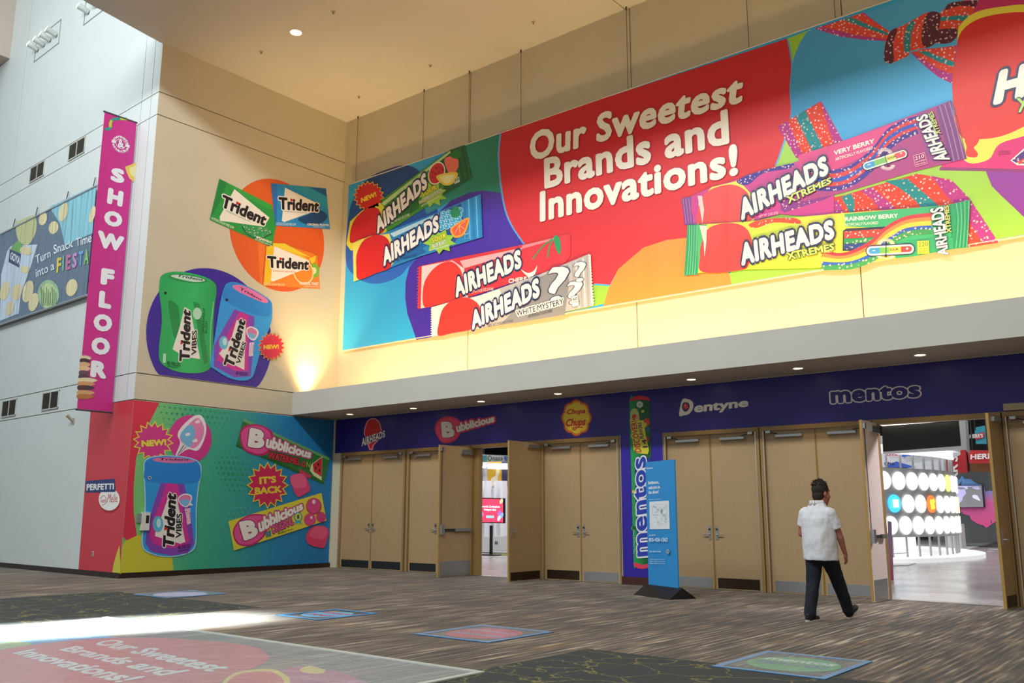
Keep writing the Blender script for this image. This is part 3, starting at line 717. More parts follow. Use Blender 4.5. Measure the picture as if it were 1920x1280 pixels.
bubble(g, 'AIRHEADS', [(485, 705), (1110, 415), (1095, 235), (462, 515)])
pack_text(g, 'CANDY', [(1035, 440), (1085, 430), (1084, 418), (1034, 428)], '3a8fd0', .03)
g.build('printed_candy_bar', ban)
# white mystery bar
g = Art(PL_BAN, 0.036, **BK); g.zoom(760, 420, 5.0526)
g.poly([(265, 1068), (255, 790), (400, 750), (700, 680), (1280, 480), (1750, 285), (1795, 775), (1380, 860), (740, 985)], 'b9b3b0')
g.poly([(265, 1068), (255, 790), (400, 750), (650, 700), (900, 620), (960, 760), (740, 985)], 'eee4da')
g.poly([(1290, 500), (1550, 390), (1560, 560), (1520, 860), (1040, 940), (900, 960), (1100, 760)], '8c8a8c')
for k in range(6): g.line([(1590 + k * 34, 370 - k * 15), (1625 + k * 30, 800 - k * 5)], 12, 'e9e4e0' if k % 2 else 'a5a2a4')
for k in range(12): g.star((260, 815 + k * 22), 13, 6, 3, 'f2ece4', PI)
for k in range(17): g.star((1752 + k * 2.4, 300 + k * 28), 14, 8, 3, 'f2ece4', 0)
g.blob([(322, 1058), (330, 930), (370, 800), (470, 720), (600, 700), (700, 760), (720, 850), (700, 960), (640, 1000), (450, 1035)], 'e2352e')
for q in ([(1372, 765), (1548, 725), (1568, 380), (1358, 425)], [(1558, 772), (1702, 745), (1690, 525), (1538, 560)], [(1622, 560), (1742, 535), (1718, 345), (1598, 378)]):
    g.text('?', [q[0], q[1], q[2], q[3]], W, bold=.012, halo=((NAVY, .018),), n=12)
pack_text(g, 'WHITE MYSTERY', [(1068, 878), (1512, 760), (1505, 705), (1062, 825)], K, .02, ((W, .22),))
pack_text(g, 'ARTIFICIALLY FLAVORED', [(1175, 893), (1405, 835), (1402, 808), (1172, 866)], '55565c', .015)
pack_text(g, 'NET WT 0.55 OZ (15.6g)', [(795, 985), (1030, 930), (1028, 905), (792, 955)], '66666c', .015)
g.poly([(1585, 690), (1650, 675), (1658, 775), (1592, 790)], W); g.line([(1585, 690), (1650, 675), (1658, 775), (1592, 790)], 5, '66666c', closed=True)
pack_text(g, '60', [(1600, 730), (1645, 720), (1643, 692), (1598, 702)], '44454c', .03); pack_text(g, 'CALORIES', [(1600, 750), (1648, 740), (1647, 730), (1599, 740)], '44454c', .02)
bubble(g, 'AIRHEADS', [(645, 1010), (1290, 690), (1275, 505), (632, 830)])
pack_text(g, 'CANDY', [(1215, 712), (1268, 698), (1267, 686), (1214, 700)], '3a8fd0', .03)
g.build('printed_candy_bar', ban)
# very berry pack
g = Art(PL_BAN, 0.016, **BK); g.zoom(1260, 280, 4.9235)
g.poly([(90, 455), (180, 435), (180, 500), (230, 690), (120, 700), (110, 620)], '7a2a86')
for k in range(4): g.line([(105 + k * 26, 460 - k * 4), (135 + k * 24, 690)], 4, 'b78ac0')
g.poly([(180, 435), (370, 350), (640, 270), (1110, 130), (1500, 0), (1500, 640), (1000, 600), (760, 660), (215, 695), (180, 560)], 'c52a88')
g.poly([(250, 480), (370, 350), (620, 290), (740, 420), (760, 660), (240, 690)], 'eddf4e')
g.blob([(600, 300), (700, 240), (900, 180), (1120, 130), (1080, 180), (850, 220), (700, 330)], GL('4a3a9a'))
g.poly([(1000, 480), (1300, 420), (1420, 400), (1500, 420), (1400, 470), (1040, 585), (1010, 560)], GL('8a3a90'))
g.blob([(255, 690), (240, 600), (250, 520), (320, 400), (450, 340), (580, 330), (680, 380), (720, 450), (740, 560), (740, 655), (500, 680)], 'e0403c')
g.poly([(240, 430), (280, 430), (300, 560), (285, 690)], 'f2c8c8')
g.zoom(1560, 160, 5.332)
g.poly([(-330, 700), (0, 600), (1190, 155), (1215, 300), (1350, 735), (800, 870), (100, 1080), (-330, 1170)], 'a8307e')
g.poly([(-330, 700), (0, 600), (870, 290), (600, 560), (300, 720), (0, 860), (-330, 900)], 'd6307e')
for off, c in ((0, '4b3f9e'), (38, 'dd4a4e'), (82, '3f5fc8'), (126, 'dd4a4e'), (166, '4b3f9e')):
    g.line([(-300, 850 + off), (0, 870 + off), (200, 820 + off), (420, 650 + off), (560, 470 + off), (700, 380 + off * .9), (860, 330 + off * .8)], 48, GL(c), smooth=4)
g.poly([(1040, 220), (1190, 155), (1215, 300), (1350, 735), (1190, 770), (1090, 420)], '7c2a80')
for k in range(7): g.line([(1055 + k * 24, 215 - k * 9), (1130 + k * 24, 480 - k * 10), (1200 + k * 24, 765 - k * 6)], 5, 'c89ac8' if k % 2 else '5d1f66', smooth=3)
g.poly([(850, 300), (950, 270), (1190, 740), (1040, 780), (960, 740), (900, 520)], '93358a')
pack_text(g, 'VERY BERRY', [(25, 705), (430, 580), (425, 535), (20, 658)], W, .05); pack_text(g, 'ARTIFICIALLY FLAVORED', [(38, 760), (415, 640), (412, 610), (35, 728)], W, .02)
for k in range(20):
    a = PI * (k + .5) / 20
    g.line([(535 - 40 * math.cos(a), 690 - 30 * math.sin(a)), (535 - 78 * math.cos(a), 690 - 62 * math.sin(a))], 5, 'f3e0e8'); g.line([(560 - 40 * math.cos(a), 800 + 25 * math.sin(a)), (560 - 78 * math.cos(a), 800 + 55 * math.sin(a))], 5, 'f3e0e8')
g.line([(355, 810), (715, 690)], 92, NAVY); g.ell((352, 812), 46, 46, NAVY); g.ell((718, 688), 46, 46, NAVY)
g.line([(355, 810), (715, 690)], 78, W); g.ell((355, 810), 39, 39, W); g.ell((715, 690), 39, 39, W)
g.line([(355, 810), (440, 782)], 54, '3a9ad8'); g.ell((355, 810), 27, 27, '3a9ad8'); g.line([(430, 785), (545, 747)], 54, '7cc05a'); g.line([(545, 747), (640, 715)], 54, 'e6dc6a'); g.line([(640, 715), (715, 690)], 54, 'e04450'); g.ell((715, 690), 27, 27, 'e04450')
g.line([(530, 690), (562, 800)], 7, K); g.ell((530, 688), 13, 13, K); g.ell((562, 800), 13, 13, K)
pack_text(g, 'SOUR', [(562, 752), (648, 722), (642, 700), (558, 728)], K, .03); pack_text(g, '+', [(685, 700), (712, 692), (708, 670), (680, 678)], W); pack_text(g, '-', [(362, 806), (392, 797), (390, 789), (360, 798)], W)
g.line([(820, 710), (930, 680), (960, 785), (840, 820)], 6, 'f0b0c8', closed=True)
pack_text(g, '210', [(838, 757), (932, 728), (925, 690), (830, 720)], 'f6c8d8', .04); pack_text(g, 'CALORIES', [(845, 782), (940, 755), (938, 742), (842, 768)], 'f6c8d8', .02); pack_text(g, 'PER PACK', [(848, 806), (945, 780), (942, 766), (846, 792)], 'f6c8d8', .02)
g.text('AIRHEADS', [(1190, 745), (950, 285), (840, 330), (1035, 775)], W, bold=.05, halo=((NAVY, .09),), n=10)
pack_text(g, 'XTREMES', [(1100, 490), (1010, 262), (965, 290), (1045, 500)], 'c9d86a', .04, ((NAVY, .07),))
g.zoom(1260, 280, 4.9235)
bubble(g, 'AIRHEADS', [(650, 665), (1460, 230), (1425, 55), (620, 470)])
pack_text(g, 'XTREMES', [(1085, 510), (1480, 315), (1475, 258), (1055, 440)], 'cfe06a', .05, ((NAVY, .09),))
pack_text(g, 'NET WT 2 OZ (57g)', [(812, 645), (990, 605), (988, 575), (810, 615)], 'f0b8d0', .02); pack_text(g, 'CANDY', [(1395, 352), (1465, 335), (1463, 322), (1393, 340)], 'cfe06a', .02)
g.build('printed_candy_pack', ban)
# rainbow berry pack
g = Art(PL_BAN, 0.036, **BK); g.zoom(1260, 280, 4.9235)
g.poly([(150, 700), (250, 695), (340, 720), (300, 900), (245, 1160), (120, 1168), (135, 950)], '1f9a5e')
for k in range(4): g.line([(170 + k * 22, 705), (165 + k * 22, 930), (145 + k * 24, 1160)], 4, '8fd6a8', smooth=3)
g.poly([(240, 700), (700, 670), (1500, 600), (1700, 585), (1700, 1070), (1300, 1100), (700, 1112), (245, 1145)], 'c8d830')
g.poly([(240, 700), (330, 695), (310, 800), (270, 1000), (245, 1150)], '4ab86a')
g.poly([(1180, 640), (1700, 590), (1700, 1070), (1250, 1100)], 'e9dd34')
g.blob([(715, 700), (800, 660), (950, 640), (1150, 640), (1190, 690), (950, 680), (780, 730)], GL('dd5236'))
g.blob([(290, 1135), (265, 1000), (280, 870), (350, 730), (500, 685), (640, 700), (720, 770), (750, 900), (720, 1060), (640, 1118)], 'e23c34')
g.poly([(262, 705), (330, 712), (325, 860), (308, 1000), (300, 860)], 'f0d8d0')
g.zoom(1560, 340, 5.647)
g.poly([(-150, 370), (0, 350), (700, 300), (1250, 255), (1280, 400), (1290, 720), (870, 800), (0, 900), (-150, 900)], 'd8d838')
g.poly([(140, 350), (700, 302), (1250, 255), (1290, 720), (870, 800), (680, 820), (600, 500), (150, 480)], '38b070')
g.poly([(1250, 250), (1470, 200), (1450, 560), (1440, 705), (1270, 722)], '1f9a62')
for k in range(8): g.line([(1300 + k * 22, 240 - k * 4), (1325 + k * 18, 420), (1300 + k * 19, 715 - k * 2)], 4, '8fdcae' if k % 2 else '12744a', smooth=3)
g.poly([(120, 740), (125, 530), (160, 505), (650, 480), (560, 620), (400, 740)], '2b2430')
g.poly([(135, 535), (600, 505), (520, 590), (135, 610)], GL('c8443c')); g.poly([(135, 612), (500, 595), (450, 650), (135, 665)], GL('2f9a58')); g.poly([(135, 668), (440, 655), (400, 720), (135, 725)], GL('2c4a8a'))
for off, c in ((0, 'd9303a'), (44, 'e8883a'), (88, 'e9c93e'), (140, '2f62c0'), (180, '3f9a58')):
    g.line([(-100, 740 + off), (60, 790 + off * .7), (230, 760 + off * .8), (450, 640 + off), (600, 500 + off), (800, 400 + off * .9), (1060, 365 + off * .95)], 54, GL(c) if c in ('2f62c0', '3f9a58') else c, smooth=4)
g.poly([(680, 820), (1290, 720), (1290, 600), (1080, 600), (780, 640), (690, 700)], '2fa66a')
pack_text(g, 'RAINBOW BERRY', [(150, 428), (710, 390), (705, 345), (147, 382)], W, .05); pack_text(g, 'ARTIFICIALLY FLAVORED', [(148, 480), (497, 458), (495, 428), (146, 450)], 'e9f4e0', .02)
for k in range(20):
    a = PI * (k + .5) / 20
    g.line([(580 - 50 * math.cos(a), 670 - 30 * math.sin(a)), (580 - 95 * math.cos(a), 670 - 62 * math.sin(a))], 6, 'f6ecc0'); g.line([(580 - 50 * math.cos(a), 795 + 18 * math.sin(a)), (580 - 95 * math.cos(a), 795 + 34 * math.sin(a))], 6, 'f6ecc0')
g.line([(425, 743), (830, 722)], 118, NAVY); g.ell((425, 743), 59, 59, NAVY); g.ell((828, 722), 59, 59, NAVY)
g.line([(425, 743), (830, 722)], 98, W); g.ell((425, 743), 49, 49, W); g.ell((828, 722), 49, 49, W)
g.line([(430, 743), (520, 738)], 62, '3a9ad8'); g.ell((430, 743), 31, 31, '3a9ad8'); g.line([(515, 738), (620, 733)], 62, '6fba4a'); g.line([(615, 733), (745, 727)], 62, 'e6d84a'); g.line([(740, 727), (825, 722)], 62, 'e0383c'); g.ell((825, 722), 31, 31, 'e0383c')
g.line([(582, 665), (580, 792)], 8, K); g.ell((582, 665), 15, 15, K); g.ell((580, 792), 15, 15, K)
pack_text(g, 'SOUR', [(620, 745), (715, 738), (712, 712), (618, 718)], K, .03); pack_text(g, '+', [(790, 735), (825, 732), (822, 702), (788, 705)], W); pack_text(g, '-', [(440, 745), (470, 743), (470, 734), (440, 736)], W)
g.poly([(912, 640), (1035, 632), (1040, 770), (915, 778)], 'e9dc34'); pack_text(g, '220', [(925, 700), (1028, 692), (1026, 645), (922, 652)], '5f8a30', .02); pack_text(g, 'CALORIES', [(922, 730), (1030, 722), (1029, 708), (921, 715)], '5f8a30', .02); pack_text(g, 'PER PACK', [(922, 755), (1030, 748), (1029, 734), (921, 741)], '5f8a30', .02)
g.text('AIRHEADS', [(1245, 780), (1190, 270), (1045, 300), (1130, 800)], W, bold=.05, halo=((NAVY, .06),), n=10)
pack_text(g, 'XTREMES', [(1275, 548), (1245, 262), (1195, 270), (1222, 555)], 'd9d86a', .04, ((NAVY, .06),))
g.zoom(1260, 280, 4.9235)
bubble(g, 'AIRHEADS', [(655, 1085), (1515, 830), (1495, 650), (635, 875)])
pack_text(g, 'XTREMES', [(1085, 1030), (1512, 935), (1510, 870), (1060, 960)], 'e6e85a', .05, (('1f4a2a', .09),))
pack_text(g, 'CANDY', [(1412, 962), (1490, 958), (1489, 943), (1411, 948)], 'f4f0a0', .02); pack_text(g, 'NET WT 2 OZ (57g)', [(1195, 1078), (1285, 1072), (1285, 1052), (1195, 1058)], '8aa030', .02)
g.build('printed_candy_pack', ban)
# lettering and strip at the far right of the banner
g = Art(PL_BAN, 0.016, **BK); g.zoom(1520, 0, 4)
g.text('HI', [(1365, 795), (1720, 700), (1740, 440), (1420, 530)], W, bold=.09, halo=((NAVY, .09),), n=14, spacing=1.15)
g.build('printed_lettering', ban)
g = Art(PL_BAN, 0.019, **BK); g.zoom(1520, 0, 4)
pack_text(g, 'XTREMES', [(1560, 850), (2050, 700), (2040, 610), (1545, 740)], 'b9dc6a', .05, ((NAVY, .08),))
g.build('printed_lettering', ban)
g = Art(PL_BAN, 0.016, **BK); g.zoom(1520, 0, 4)
g.poly([(1500, 1205), (1640, 1080), (1700, 1050), (1800, 1150), (1650, 1245), (1550, 1240)], W); g.poly([(1512, 1205), (1640, 1095), (1700, 1070), (1780, 1150), (1650, 1230), (1550, 1228)], GL('5a3f90')); g.line([(1560, 1225), (1780, 1110)], 24, GL('d9503e'))
pack_text(g, 'ARTIFICIALLY', [(1410, 1148), (1500, 1140), (1500, 1130), (1410, 1138)], '7a1a40', .02); pack_text(g, 'FLAVORED', [(1412, 1165), (1500, 1158), (1500, 1148), (1412, 1155)], '7a1a40', .02)
g.build('printed_candy_strip', ban)
# cables that carry the banner
for i, x in enumerate((-19.02, -16.32, -14.66, -12.94, -9.86, -6.97, -5.2, -2.6)):
    c = MB().cyl((x, YC - .075, zT + .03), (x, YC - .075, 12.8), .007, mat('55504a', .5), 6); c.cyl((x, YC - .075, 12.72), (x, YC - .075, 12.8), .02, mat('4a453f', .5), 8)
    o = c.build('hanging_cable')
    tag(o, 'thin steel cable ' + ['at the left end of the long banner', 'above the watermelon candy bar', 'above the green field of the banner', 'above the left edge of the red field', 'above the second word of the slogan', 'above the end of the slogan', 'above the striped candy belt', 'above the big red balloon shape'][i], 'cable', 'cables holding the long banner')

# ================================================================== PRINT: DECALS ON THE RETURN WALL
def trident(a, quad_o, tri, logo, c0, c1, c2, flav, extra):
    a.poly(quad_o, c0)
    extra(a)
    a.poly(tri, W)
    a.text('Trident', logo, K, bold=.065, halo=((W, .10),), n=10)
    return a
d1 = thing('wall_decal', (XB, 13.5, 8), 'orange disc wall decal with three chewing gum packs printed on it', 'decal')
g = Art(PL_B, 0.003); g.zoom(380, 320, 5.335)
g.circ([(680, 83), (870, 130), (1190, 570), (1210, 720), (1190, 930), (975, 1180), (830, 1210), (590, 1135), (380, 940), (275, 620)], 'e8642a')
g.poly([(550, 700), (630, 700), (590, 1135), (575, 1120)], 'ee7c30')
g.build('orange_disc', d1)
def gx(a):
    a.poly([(165, 80), (240, 120), (180, 300), (68, 490)], '1f8a44'); a.poly([(240, 120), (690, 345), (690, 400), (320, 210)], '3aa94a')
    a.blob([(380, 530), (480, 560), (600, 560), (690, 610), (600, 670), (500, 665), (410, 610)], GL('2f9a5c')); a.line([(390, 560), (450, 640), (560, 680), (690, 630)], 12, '0f5a30', smooth=4)
g = Art(PL_B, 0.012); g.zoom(380, 320, 5.335)
trident(g, [(165, 80), (690, 345), (735, 540), (690, 770), (68, 490)], [(315, 185), (665, 470), (610, 560), (170, 500), (168, 460)], [(172, 360), (612, 555), (655, 450), (200, 235)], '2b9e48', 0, 0, '', gx)
g.poly([(330, 340), (335, 305), (378, 330)], RED)
pack_text(g, '14 STICKS SUGAR FREE GUM', [(80, 485), (305, 585), (312, 560), (88, 460)], 'e0f0d8', .03); pack_text(g, 'SPEARMINT', [(530, 675), (690, 735), (690, 710), (535, 650)], W, .05); pack_text(g, 'ARTIFICIAL FLAVOR', [(515, 690), (685, 760), (688, 745), (520, 675)], W, .02)
pack_text(g, 'REFRESHINGLY LONG-LASTING', [(228, 405), (470, 515), (474, 505), (232, 393)], '7fa88a', .02)
g.build('printed_gum_pack', d1)
def gx(a):
    a.poly([(680, 125), (745, 135), (735, 550), (722, 548)], '2c74c0'); a.poly([(745, 135), (1230, 180), (1250, 380), (900, 170)], '2ca0c8'); a.poly([(1060, 165), (1230, 182), (1240, 260)], '1f62a8')
    a.blob([(950, 480), (1050, 440), (1150, 390), (1240, 440), (1220, 500), (1120, 545), (1000, 525)], '1d4f86')
g = Art(PL_B, 0.012); g.zoom(380, 320, 5.335)
trident(g, [(680, 125), (1232, 180), (1272, 585), (722, 550)], [(820, 170), (1150, 330), (1130, 400), (810, 515), (790, 500)], [(760, 390), (1155, 415), (1168, 300), (755, 262)], '2a92d2', 0, 0, '', gx)
g.poly([(875, 310), (875, 275), (912, 295)], RED)
pack_text(g, '14 STICKS SUGAR FREE GUM', [(732, 545), (928, 550), (928, 525), (730, 518)], 'cfe6f4', .03); pack_text(g, 'ORIGINAL FLAVOR', [(1045, 548), (1262, 557), (1260, 535), (1043, 525)], W, .05); pack_text(g, 'ARTIFICIAL FLAVOR', [(1100, 565), (1222, 570), (1222, 562), (1100, 556)], W, .02)
pack_text(g, 'REFRESHINGLY LONG-LASTING', [(815, 412), (1040, 425), (1040, 417), (815, 403)], '6f94b8', .02)
g.build('printed_gum_pack', d1)
def gx(a):
    a.poly([(635, 760), (820, 730), (1060, 880), (1000, 900), (610, 1160)], 'f0c428'); a.poly([(800, 735), (1110, 830), (1170, 1180), (1165, 1180), (1080, 900)], 'f08a2c'); a.poly([(700, 725), (820, 728), (1080, 870), (700, 760)], 'f3d43a')
    a.ell((1110, 1000), 55, 72, '7cc03c'); a.ell((1110, 1000), 26, 34, 'e8f0b8'); a.circ([(900, 1030), (950, 1100), (1040, 1140), (1100, 1060), (1105, 1000)], 'f6d7a0'); a.circ([(900, 1030), (950, 1100), (1040, 1140), (1100, 1060), (1105, 1000)], 'f0902c', .88)
    a.poly([(1060, 880), (1130, 850), (1120, 910), (1090, 930)], 'f3d43a')
g = Art(PL_B, 0.012); g.zoom(380, 320, 5.335)
trident(g, [(640, 735), (1145, 850), (1170, 1180), (600, 1150)], [(712, 755), (1065, 900), (1050, 970), (700, 1110), (678, 1095)], [(648, 972), (1055, 995), (1068, 888), (640, 850)], 'f08a2c', 0, 0, '', gx)
g.poly([(765, 900), (765, 865), (800, 882)], RED)
pack_text(g, '14 STICKS SUGAR FREE GUM', [(608, 1145), (818, 1152), (818, 1128), (606, 1118)], 'f8e0b0', .03); pack_text(g, 'TROPICAL TWIST', [(960, 1142), (1158, 1148), (1157, 1118), (958, 1112)], W, .05); pack_text(g, 'ARTIFICIAL FLAVOR', [(1008, 1160), (1160, 1166), (1160, 1155), (1008, 1150)], W, .02)
pack_text(g, 'REFRESHINGLY LONG-LASTING', [(700, 1008), (930, 1018), (930, 1008), (700, 996)], 'd86a50', .02)
g.build('printed_gum_pack', d1)

d2 = thing('wall_decal', (XB, 12.3, 5.7), 'deep purple disc wall decal with one green and one blue gum bottle', 'decal')
g = Art(PL_B, 0.003); g.zoom(260, 480, 4.923)
q = np.array([g.uv(p) for p in [(610, 83), (400, 135), (140, 420), (70, 680), (100, 900), (180, 1095), (850, 190), (1020, 330), (1200, 600), (1230, 720), (1210, 980), (1100, 1215)]])
A_ = np.c_[2 * q, np.ones(len(q))]; s_ = np.linalg.lstsq(A_, (q ** 2).sum(1), rcond=None)[0]; cx, cy = s_[0], s_[1]; rr = math.sqrt(s_[2] + cx * cx + cy * cy)
v0 = 4.60
pts = [(cx + rr * math.cos(a), cy + rr * math.sin(a)) for a in [2 * PI * k / 72 for k in range(72)]]
g.polyuv([(u, max(v, v0)) for u, v in pts], '3f2aa0'); g.build('purple_disc', d2)
g = Art(PL_B, 0.012); g.zoom(260, 480, 4.923)
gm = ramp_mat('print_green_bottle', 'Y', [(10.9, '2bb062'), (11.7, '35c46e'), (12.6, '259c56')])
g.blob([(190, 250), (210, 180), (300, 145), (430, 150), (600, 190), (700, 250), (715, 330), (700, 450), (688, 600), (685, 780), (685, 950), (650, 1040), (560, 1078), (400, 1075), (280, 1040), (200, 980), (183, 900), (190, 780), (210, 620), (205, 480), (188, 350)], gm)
g.blob([(265, 195), (330, 165), (480, 175), (610, 210), (620, 240), (520, 250), (380, 235)], '1f9a52'); g.blob([(300, 190), (350, 172), (480, 185), (600, 215), (590, 235), (480, 235)], 'd4e8d8')
pack_text(g, 'Trident', [(345, 190), (590, 232), (600, 210), (360, 165)], '2a5a3a', .04)
g.poly([(500, 420), (560, 440), (640, 980), (600, 1000)], '1f9450'); g.blob([(270, 420), (330, 430), (370, 500), (370, 700), (330, 760), (300, 640)], '1f9450'); g.line([(690, 420), (660, 700), (660, 1000)], 8, '8fe0a8', smooth=4)
g.ell((538, 530), 40, 55, 'bfe8cc')
g.poly([(420, 470), (475, 500), (565, 950), (420, 930), (310, 860), (380, 640)], W)
g.text('Trident', [(470, 975), (480, 510), (395, 470), (370, 970)], K, bold=.07, halo=((W, .09),), n=10); g.poly([(382, 820), (385, 780), (408, 805)], RED)
pack_text(g, 'VIBES', [(530, 915), (535, 680), (490, 690), (482, 915)], K, .05, ((W, .12),)); pack_text(g, 'SPEARMINT', [(600, 710), (612, 475), (590, 475), (580, 710)], '15683a', .02); pack_text(g, 'RUSH', [(628, 710), (632, 600), (612, 600), (606, 710)], '15683a', .02)
pack_text(g, '40 PIECES', [(258, 1005), (382, 1020), (382, 990), (258, 965)], '12502c', .03); pack_text(g, 'SUGAR FREE GUM', [(258, 1025), (358, 1035), (358, 1022), (258, 1008)], '12502c', .015)
g.ell((243, 340), 12, 12, K); g.line([(235, 900), (232, 985)], 26, 'bfe8cc')
g.build('printed_gum_bottle', d2)
def blue_bottle(g, T, lab):
    """T maps bottle coordinates (those of the slanted one, as seen at zoom) to picture points"""
    P = lambda L: [T(*p) for p in L]
    g.blob(P([(785, 290), (830, 245), (920, 250), (1060, 310), (1200, 400), (1228, 470), (1222, 600), (1180, 720), (1130, 850), (1080, 1020), (1040, 1120), (950, 1150), (820, 1120), (690, 1040), (655, 1000), (690, 800), (720, 600), (750, 420)]), '38a4ee')
    g.blob(P([(790, 290), (835, 250), (920, 255), (1060, 315), (1200, 405), (1222, 470), (1190, 560), (1000, 520), (820, 430), (770, 370)]), '2b8fe0')
    g.blob(P([(860, 280), (930, 268), (1060, 320), (1180, 400), (1170, 435), (1050, 390), (920, 330)]), 'e87cb8'); g.text('Trident', P([(925, 310), (1130, 415), (1140, 400), (935, 285)]), K, bold=.03, n=6)
    g.poly(P([(880, 490), (1065, 560), (1050, 900), (1030, 1110), (880, 1120), (690, 1020), (690, 830), (760, 700)]), '8a4ac0')
    g.poly(P([(925, 515), (1010, 545), (1005, 1060), (880, 1060), (720, 960), (740, 860)]), 'd8359a')
    g.poly(P([(900, 590), (985, 620), (970, 1050), (790, 960), (738, 900), (850, 760)]), W)
    g.ell(T(780, 800), 42, 62, '6fc4e4'); g.ell(T(790, 790), 20, 34, 'd0ecf6')
    g.blob(P([(990, 670), (1040, 650), (1100, 690), (1090, 750), (1050, 780), (1000, 740)]), 'f2eef4'); g.blob(P([(1000, 680), (1040, 662), (1086, 695), (1078, 740), (1048, 765), (1010, 735)]), 'e583b4'); g.blob(P([(1005, 710), (1045, 715), (1075, 735), (1048, 763), (1015, 745)]), '7cc0e8')
    g.poly(P([(1018, 800), (1060, 795), (1050, 920), (1012, 925)]), 'f4e6ee'); g.text('COTTON', P([(1034, 915), (1042, 805), (1028, 803), (1018, 913)]), 'd8359a', bold=.03, n=4); g.text('CANDY', P([(1052, 900), (1060, 808), (1045, 806), (1038, 898)]), 'd8359a', bold=.03, n=4)
    g.text('Trident', P([(870, 1045), (985, 600), (915, 560), (775, 1000)]), K, bold=.07, halo=((W, .09),), n=10); g.poly(P([(822, 880), (828, 845), (850, 868)]), RED)
    g.text('VIBES', P([(930, 1005), (990, 800), (955, 785), (890, 985)]), K, bold=.05, halo=((W, .12),), n=8)
    g.text('40 PIECES', P([(888, 1095), (1000, 1105), (1002, 1075), (890, 1060)]), '4a1f6a', bold=.03, n=6); g.ell(T(808, 405), 12, 12, K)
g = Art(PL_B, 0.020); g.zoom(260, 480, 4.923); blue_bottle(g, lambda x, y: (x, y), '')
g.build('printed_gum_bottle', d2)
g = Art(PL_B, 0.026); g.zoom(260, 480, 4.923)
g.star((1220, 835), 128, 98, 18, 'e8b83c', .1, 1.08); g.star((1220, 835), 120, 92, 18, 'dc2f4e', .1, 1.08)
g.text('NEW!', [(1148, 862), (1290, 855), (1288, 815), (1146, 820)], 'f0c832', bold=.08, n=8); g.build('printed_starburst', d2)

# ================================================================== MURAL AROUND THE CORNER
mu = thing('wall_mural', (XB, 12, 0.12), 'colourful gum and bubble gum mural wrapping the lower wall corner', 'mural')
g = Art(PL_A, 0.003)
g.polyuv([(g.p.px(147, 1070)[0], .12), (-.002, .12), (-.002, 3.96), (g.p.px(170, 770)[0], 3.96)], 'cf3a44')
g.zoom(120, 880, 5.82)
g.poly([(528, 1125), (545, 1020), (580, 900), (608, 825), (620, 1140)], 'd2c83c'); g.build('printed_red_field', mu)
g = Art(PL_A, 0.008); g.zoom(120, 880, 5.82)
g.poly([(240, 125), (555, 100), (565, 240), (238, 250)], '24366e'); g.ell((497, 335), 118, 135, 'a8222c'); g.ell((497, 325), 115, 122, W)
g.poly([(240, 125), (558, 112), (565, 245), (238, 250)], '24366e')
g.text('PERFETTI', [(250, 228), (548, 215), (550, 150), (252, 158)], W, bold=.05, n=8)
g.text('Melle', [(470, 362), (585, 355), (588, 265), (492, 262)], 'c03038', bold=.0, n=6); g.text('van', [(405, 362), (455, 358), (455, 325), (405, 330)], 'c03038', bold=.0)
g.line([(400, 320), (430, 285), (465, 310), (455, 370), (420, 388)], 5, 'c03038', smooth=4); g.build('printed_logo', mu)
g = Art(PL_B, 0.003); YE = 16.22
mgrad = ramp_mat('print_mural', 'Y', [(10.9, '7cc97a'), (12.0, '43b48a'), (13.2, '3aa598'), (14.6, '2588c0'), (16.2, '1b78b8')])
g.polyuv([(YA, .12), (YE, .12), (YE, 3.95), (YA, 3.95)], mgrad)
g.zoom(220, 760, 4.267)
rp_ = [g.uv(p) for p in [(335, 0), (270, 110), (200, 250), (150, 420), (130, 650), (130, 850), (155, 1040), (120, 1060), (80, 1085)]]; rp_[0][1] = 3.95
g.polyuv([(YA, 3.95)] + [tuple(q) for q in rp_] + [(YA, .9)], 'dc3350')
yp_ = [g.uv(p) for p in [(12, 1130), (60, 1085), (155, 1040), (200, 1035), (270, 1040), (330, 1060), (390, 1100), (430, 1160), (455, 1240)]]; yp_[0][0] = YA; yp_[-1][1] = .12
g.polyuv([(YA, .12)] + [tuple(q) for q in yp_], 'd6cf3e')
# trim the disc below by covering nothing: it ends in the baseboard
g.build('printed_field', mu)
# halftone dots
g = Art(PL_B, 0.0065); g.step = 0.0
for i in range(26):
    for j in range(22):
        u = 11.0 + i * .135 + (j % 2) * .067; v = 3.86 - j * .135
        s1 = max(0, 1 - abs((v - 2.45) - (u - 12.9) * -.25) / .75) if u > 12.2 else 0
        s2 = max(0, 1 - abs(v - 3.75) / .6)
        r_ = .056 * max(s1 * min(1, (u - 12.2) / .5) * max(0, 1 - abs(u - 13.1) / 1.4), s2 * max(0, 1 - abs(u - 12.0) / 1.9) * .85)
        if r_ > .012 and v > .4: g.add([(u + r_ * math.cos(a), v + r_ * math.sin(a)) for a in [2 * PI * k / 8 for k in range(8)]], [(0, k, k + 1) for k in range(1, 7)], '2a9a72', 0.0065)
for i in range(20):
    for j in range(14):
        u = 12.3 + i * .135 + (j % 2) * .067; v = 2.1 - j * .135; r_ = .022 * max(0, 1 - abs(u - 13.2) / 1.3) * max(0, 1 - abs(v - 1.5) / 1.0)
        if r_ > .008 and v > .3: g.add([(u + r_ * math.cos(a), v + r_ * math.sin(a)) for a in [2 * PI * k / 6 for k in range(6)]], [(0, k, k + 1) for k in range(1, 5)], '6cc8b0', 0.0065)
tag(g.build('printed_halftone', mu), kind='stuff')
g = Art(PL_B, 0.010); g.zoom(220, 760, 4.267)
g.circ([(420, 200), (500, 100), (590, 75), (700, 130), (748, 260), (720, 390), (650, 440)], 'd83a92')
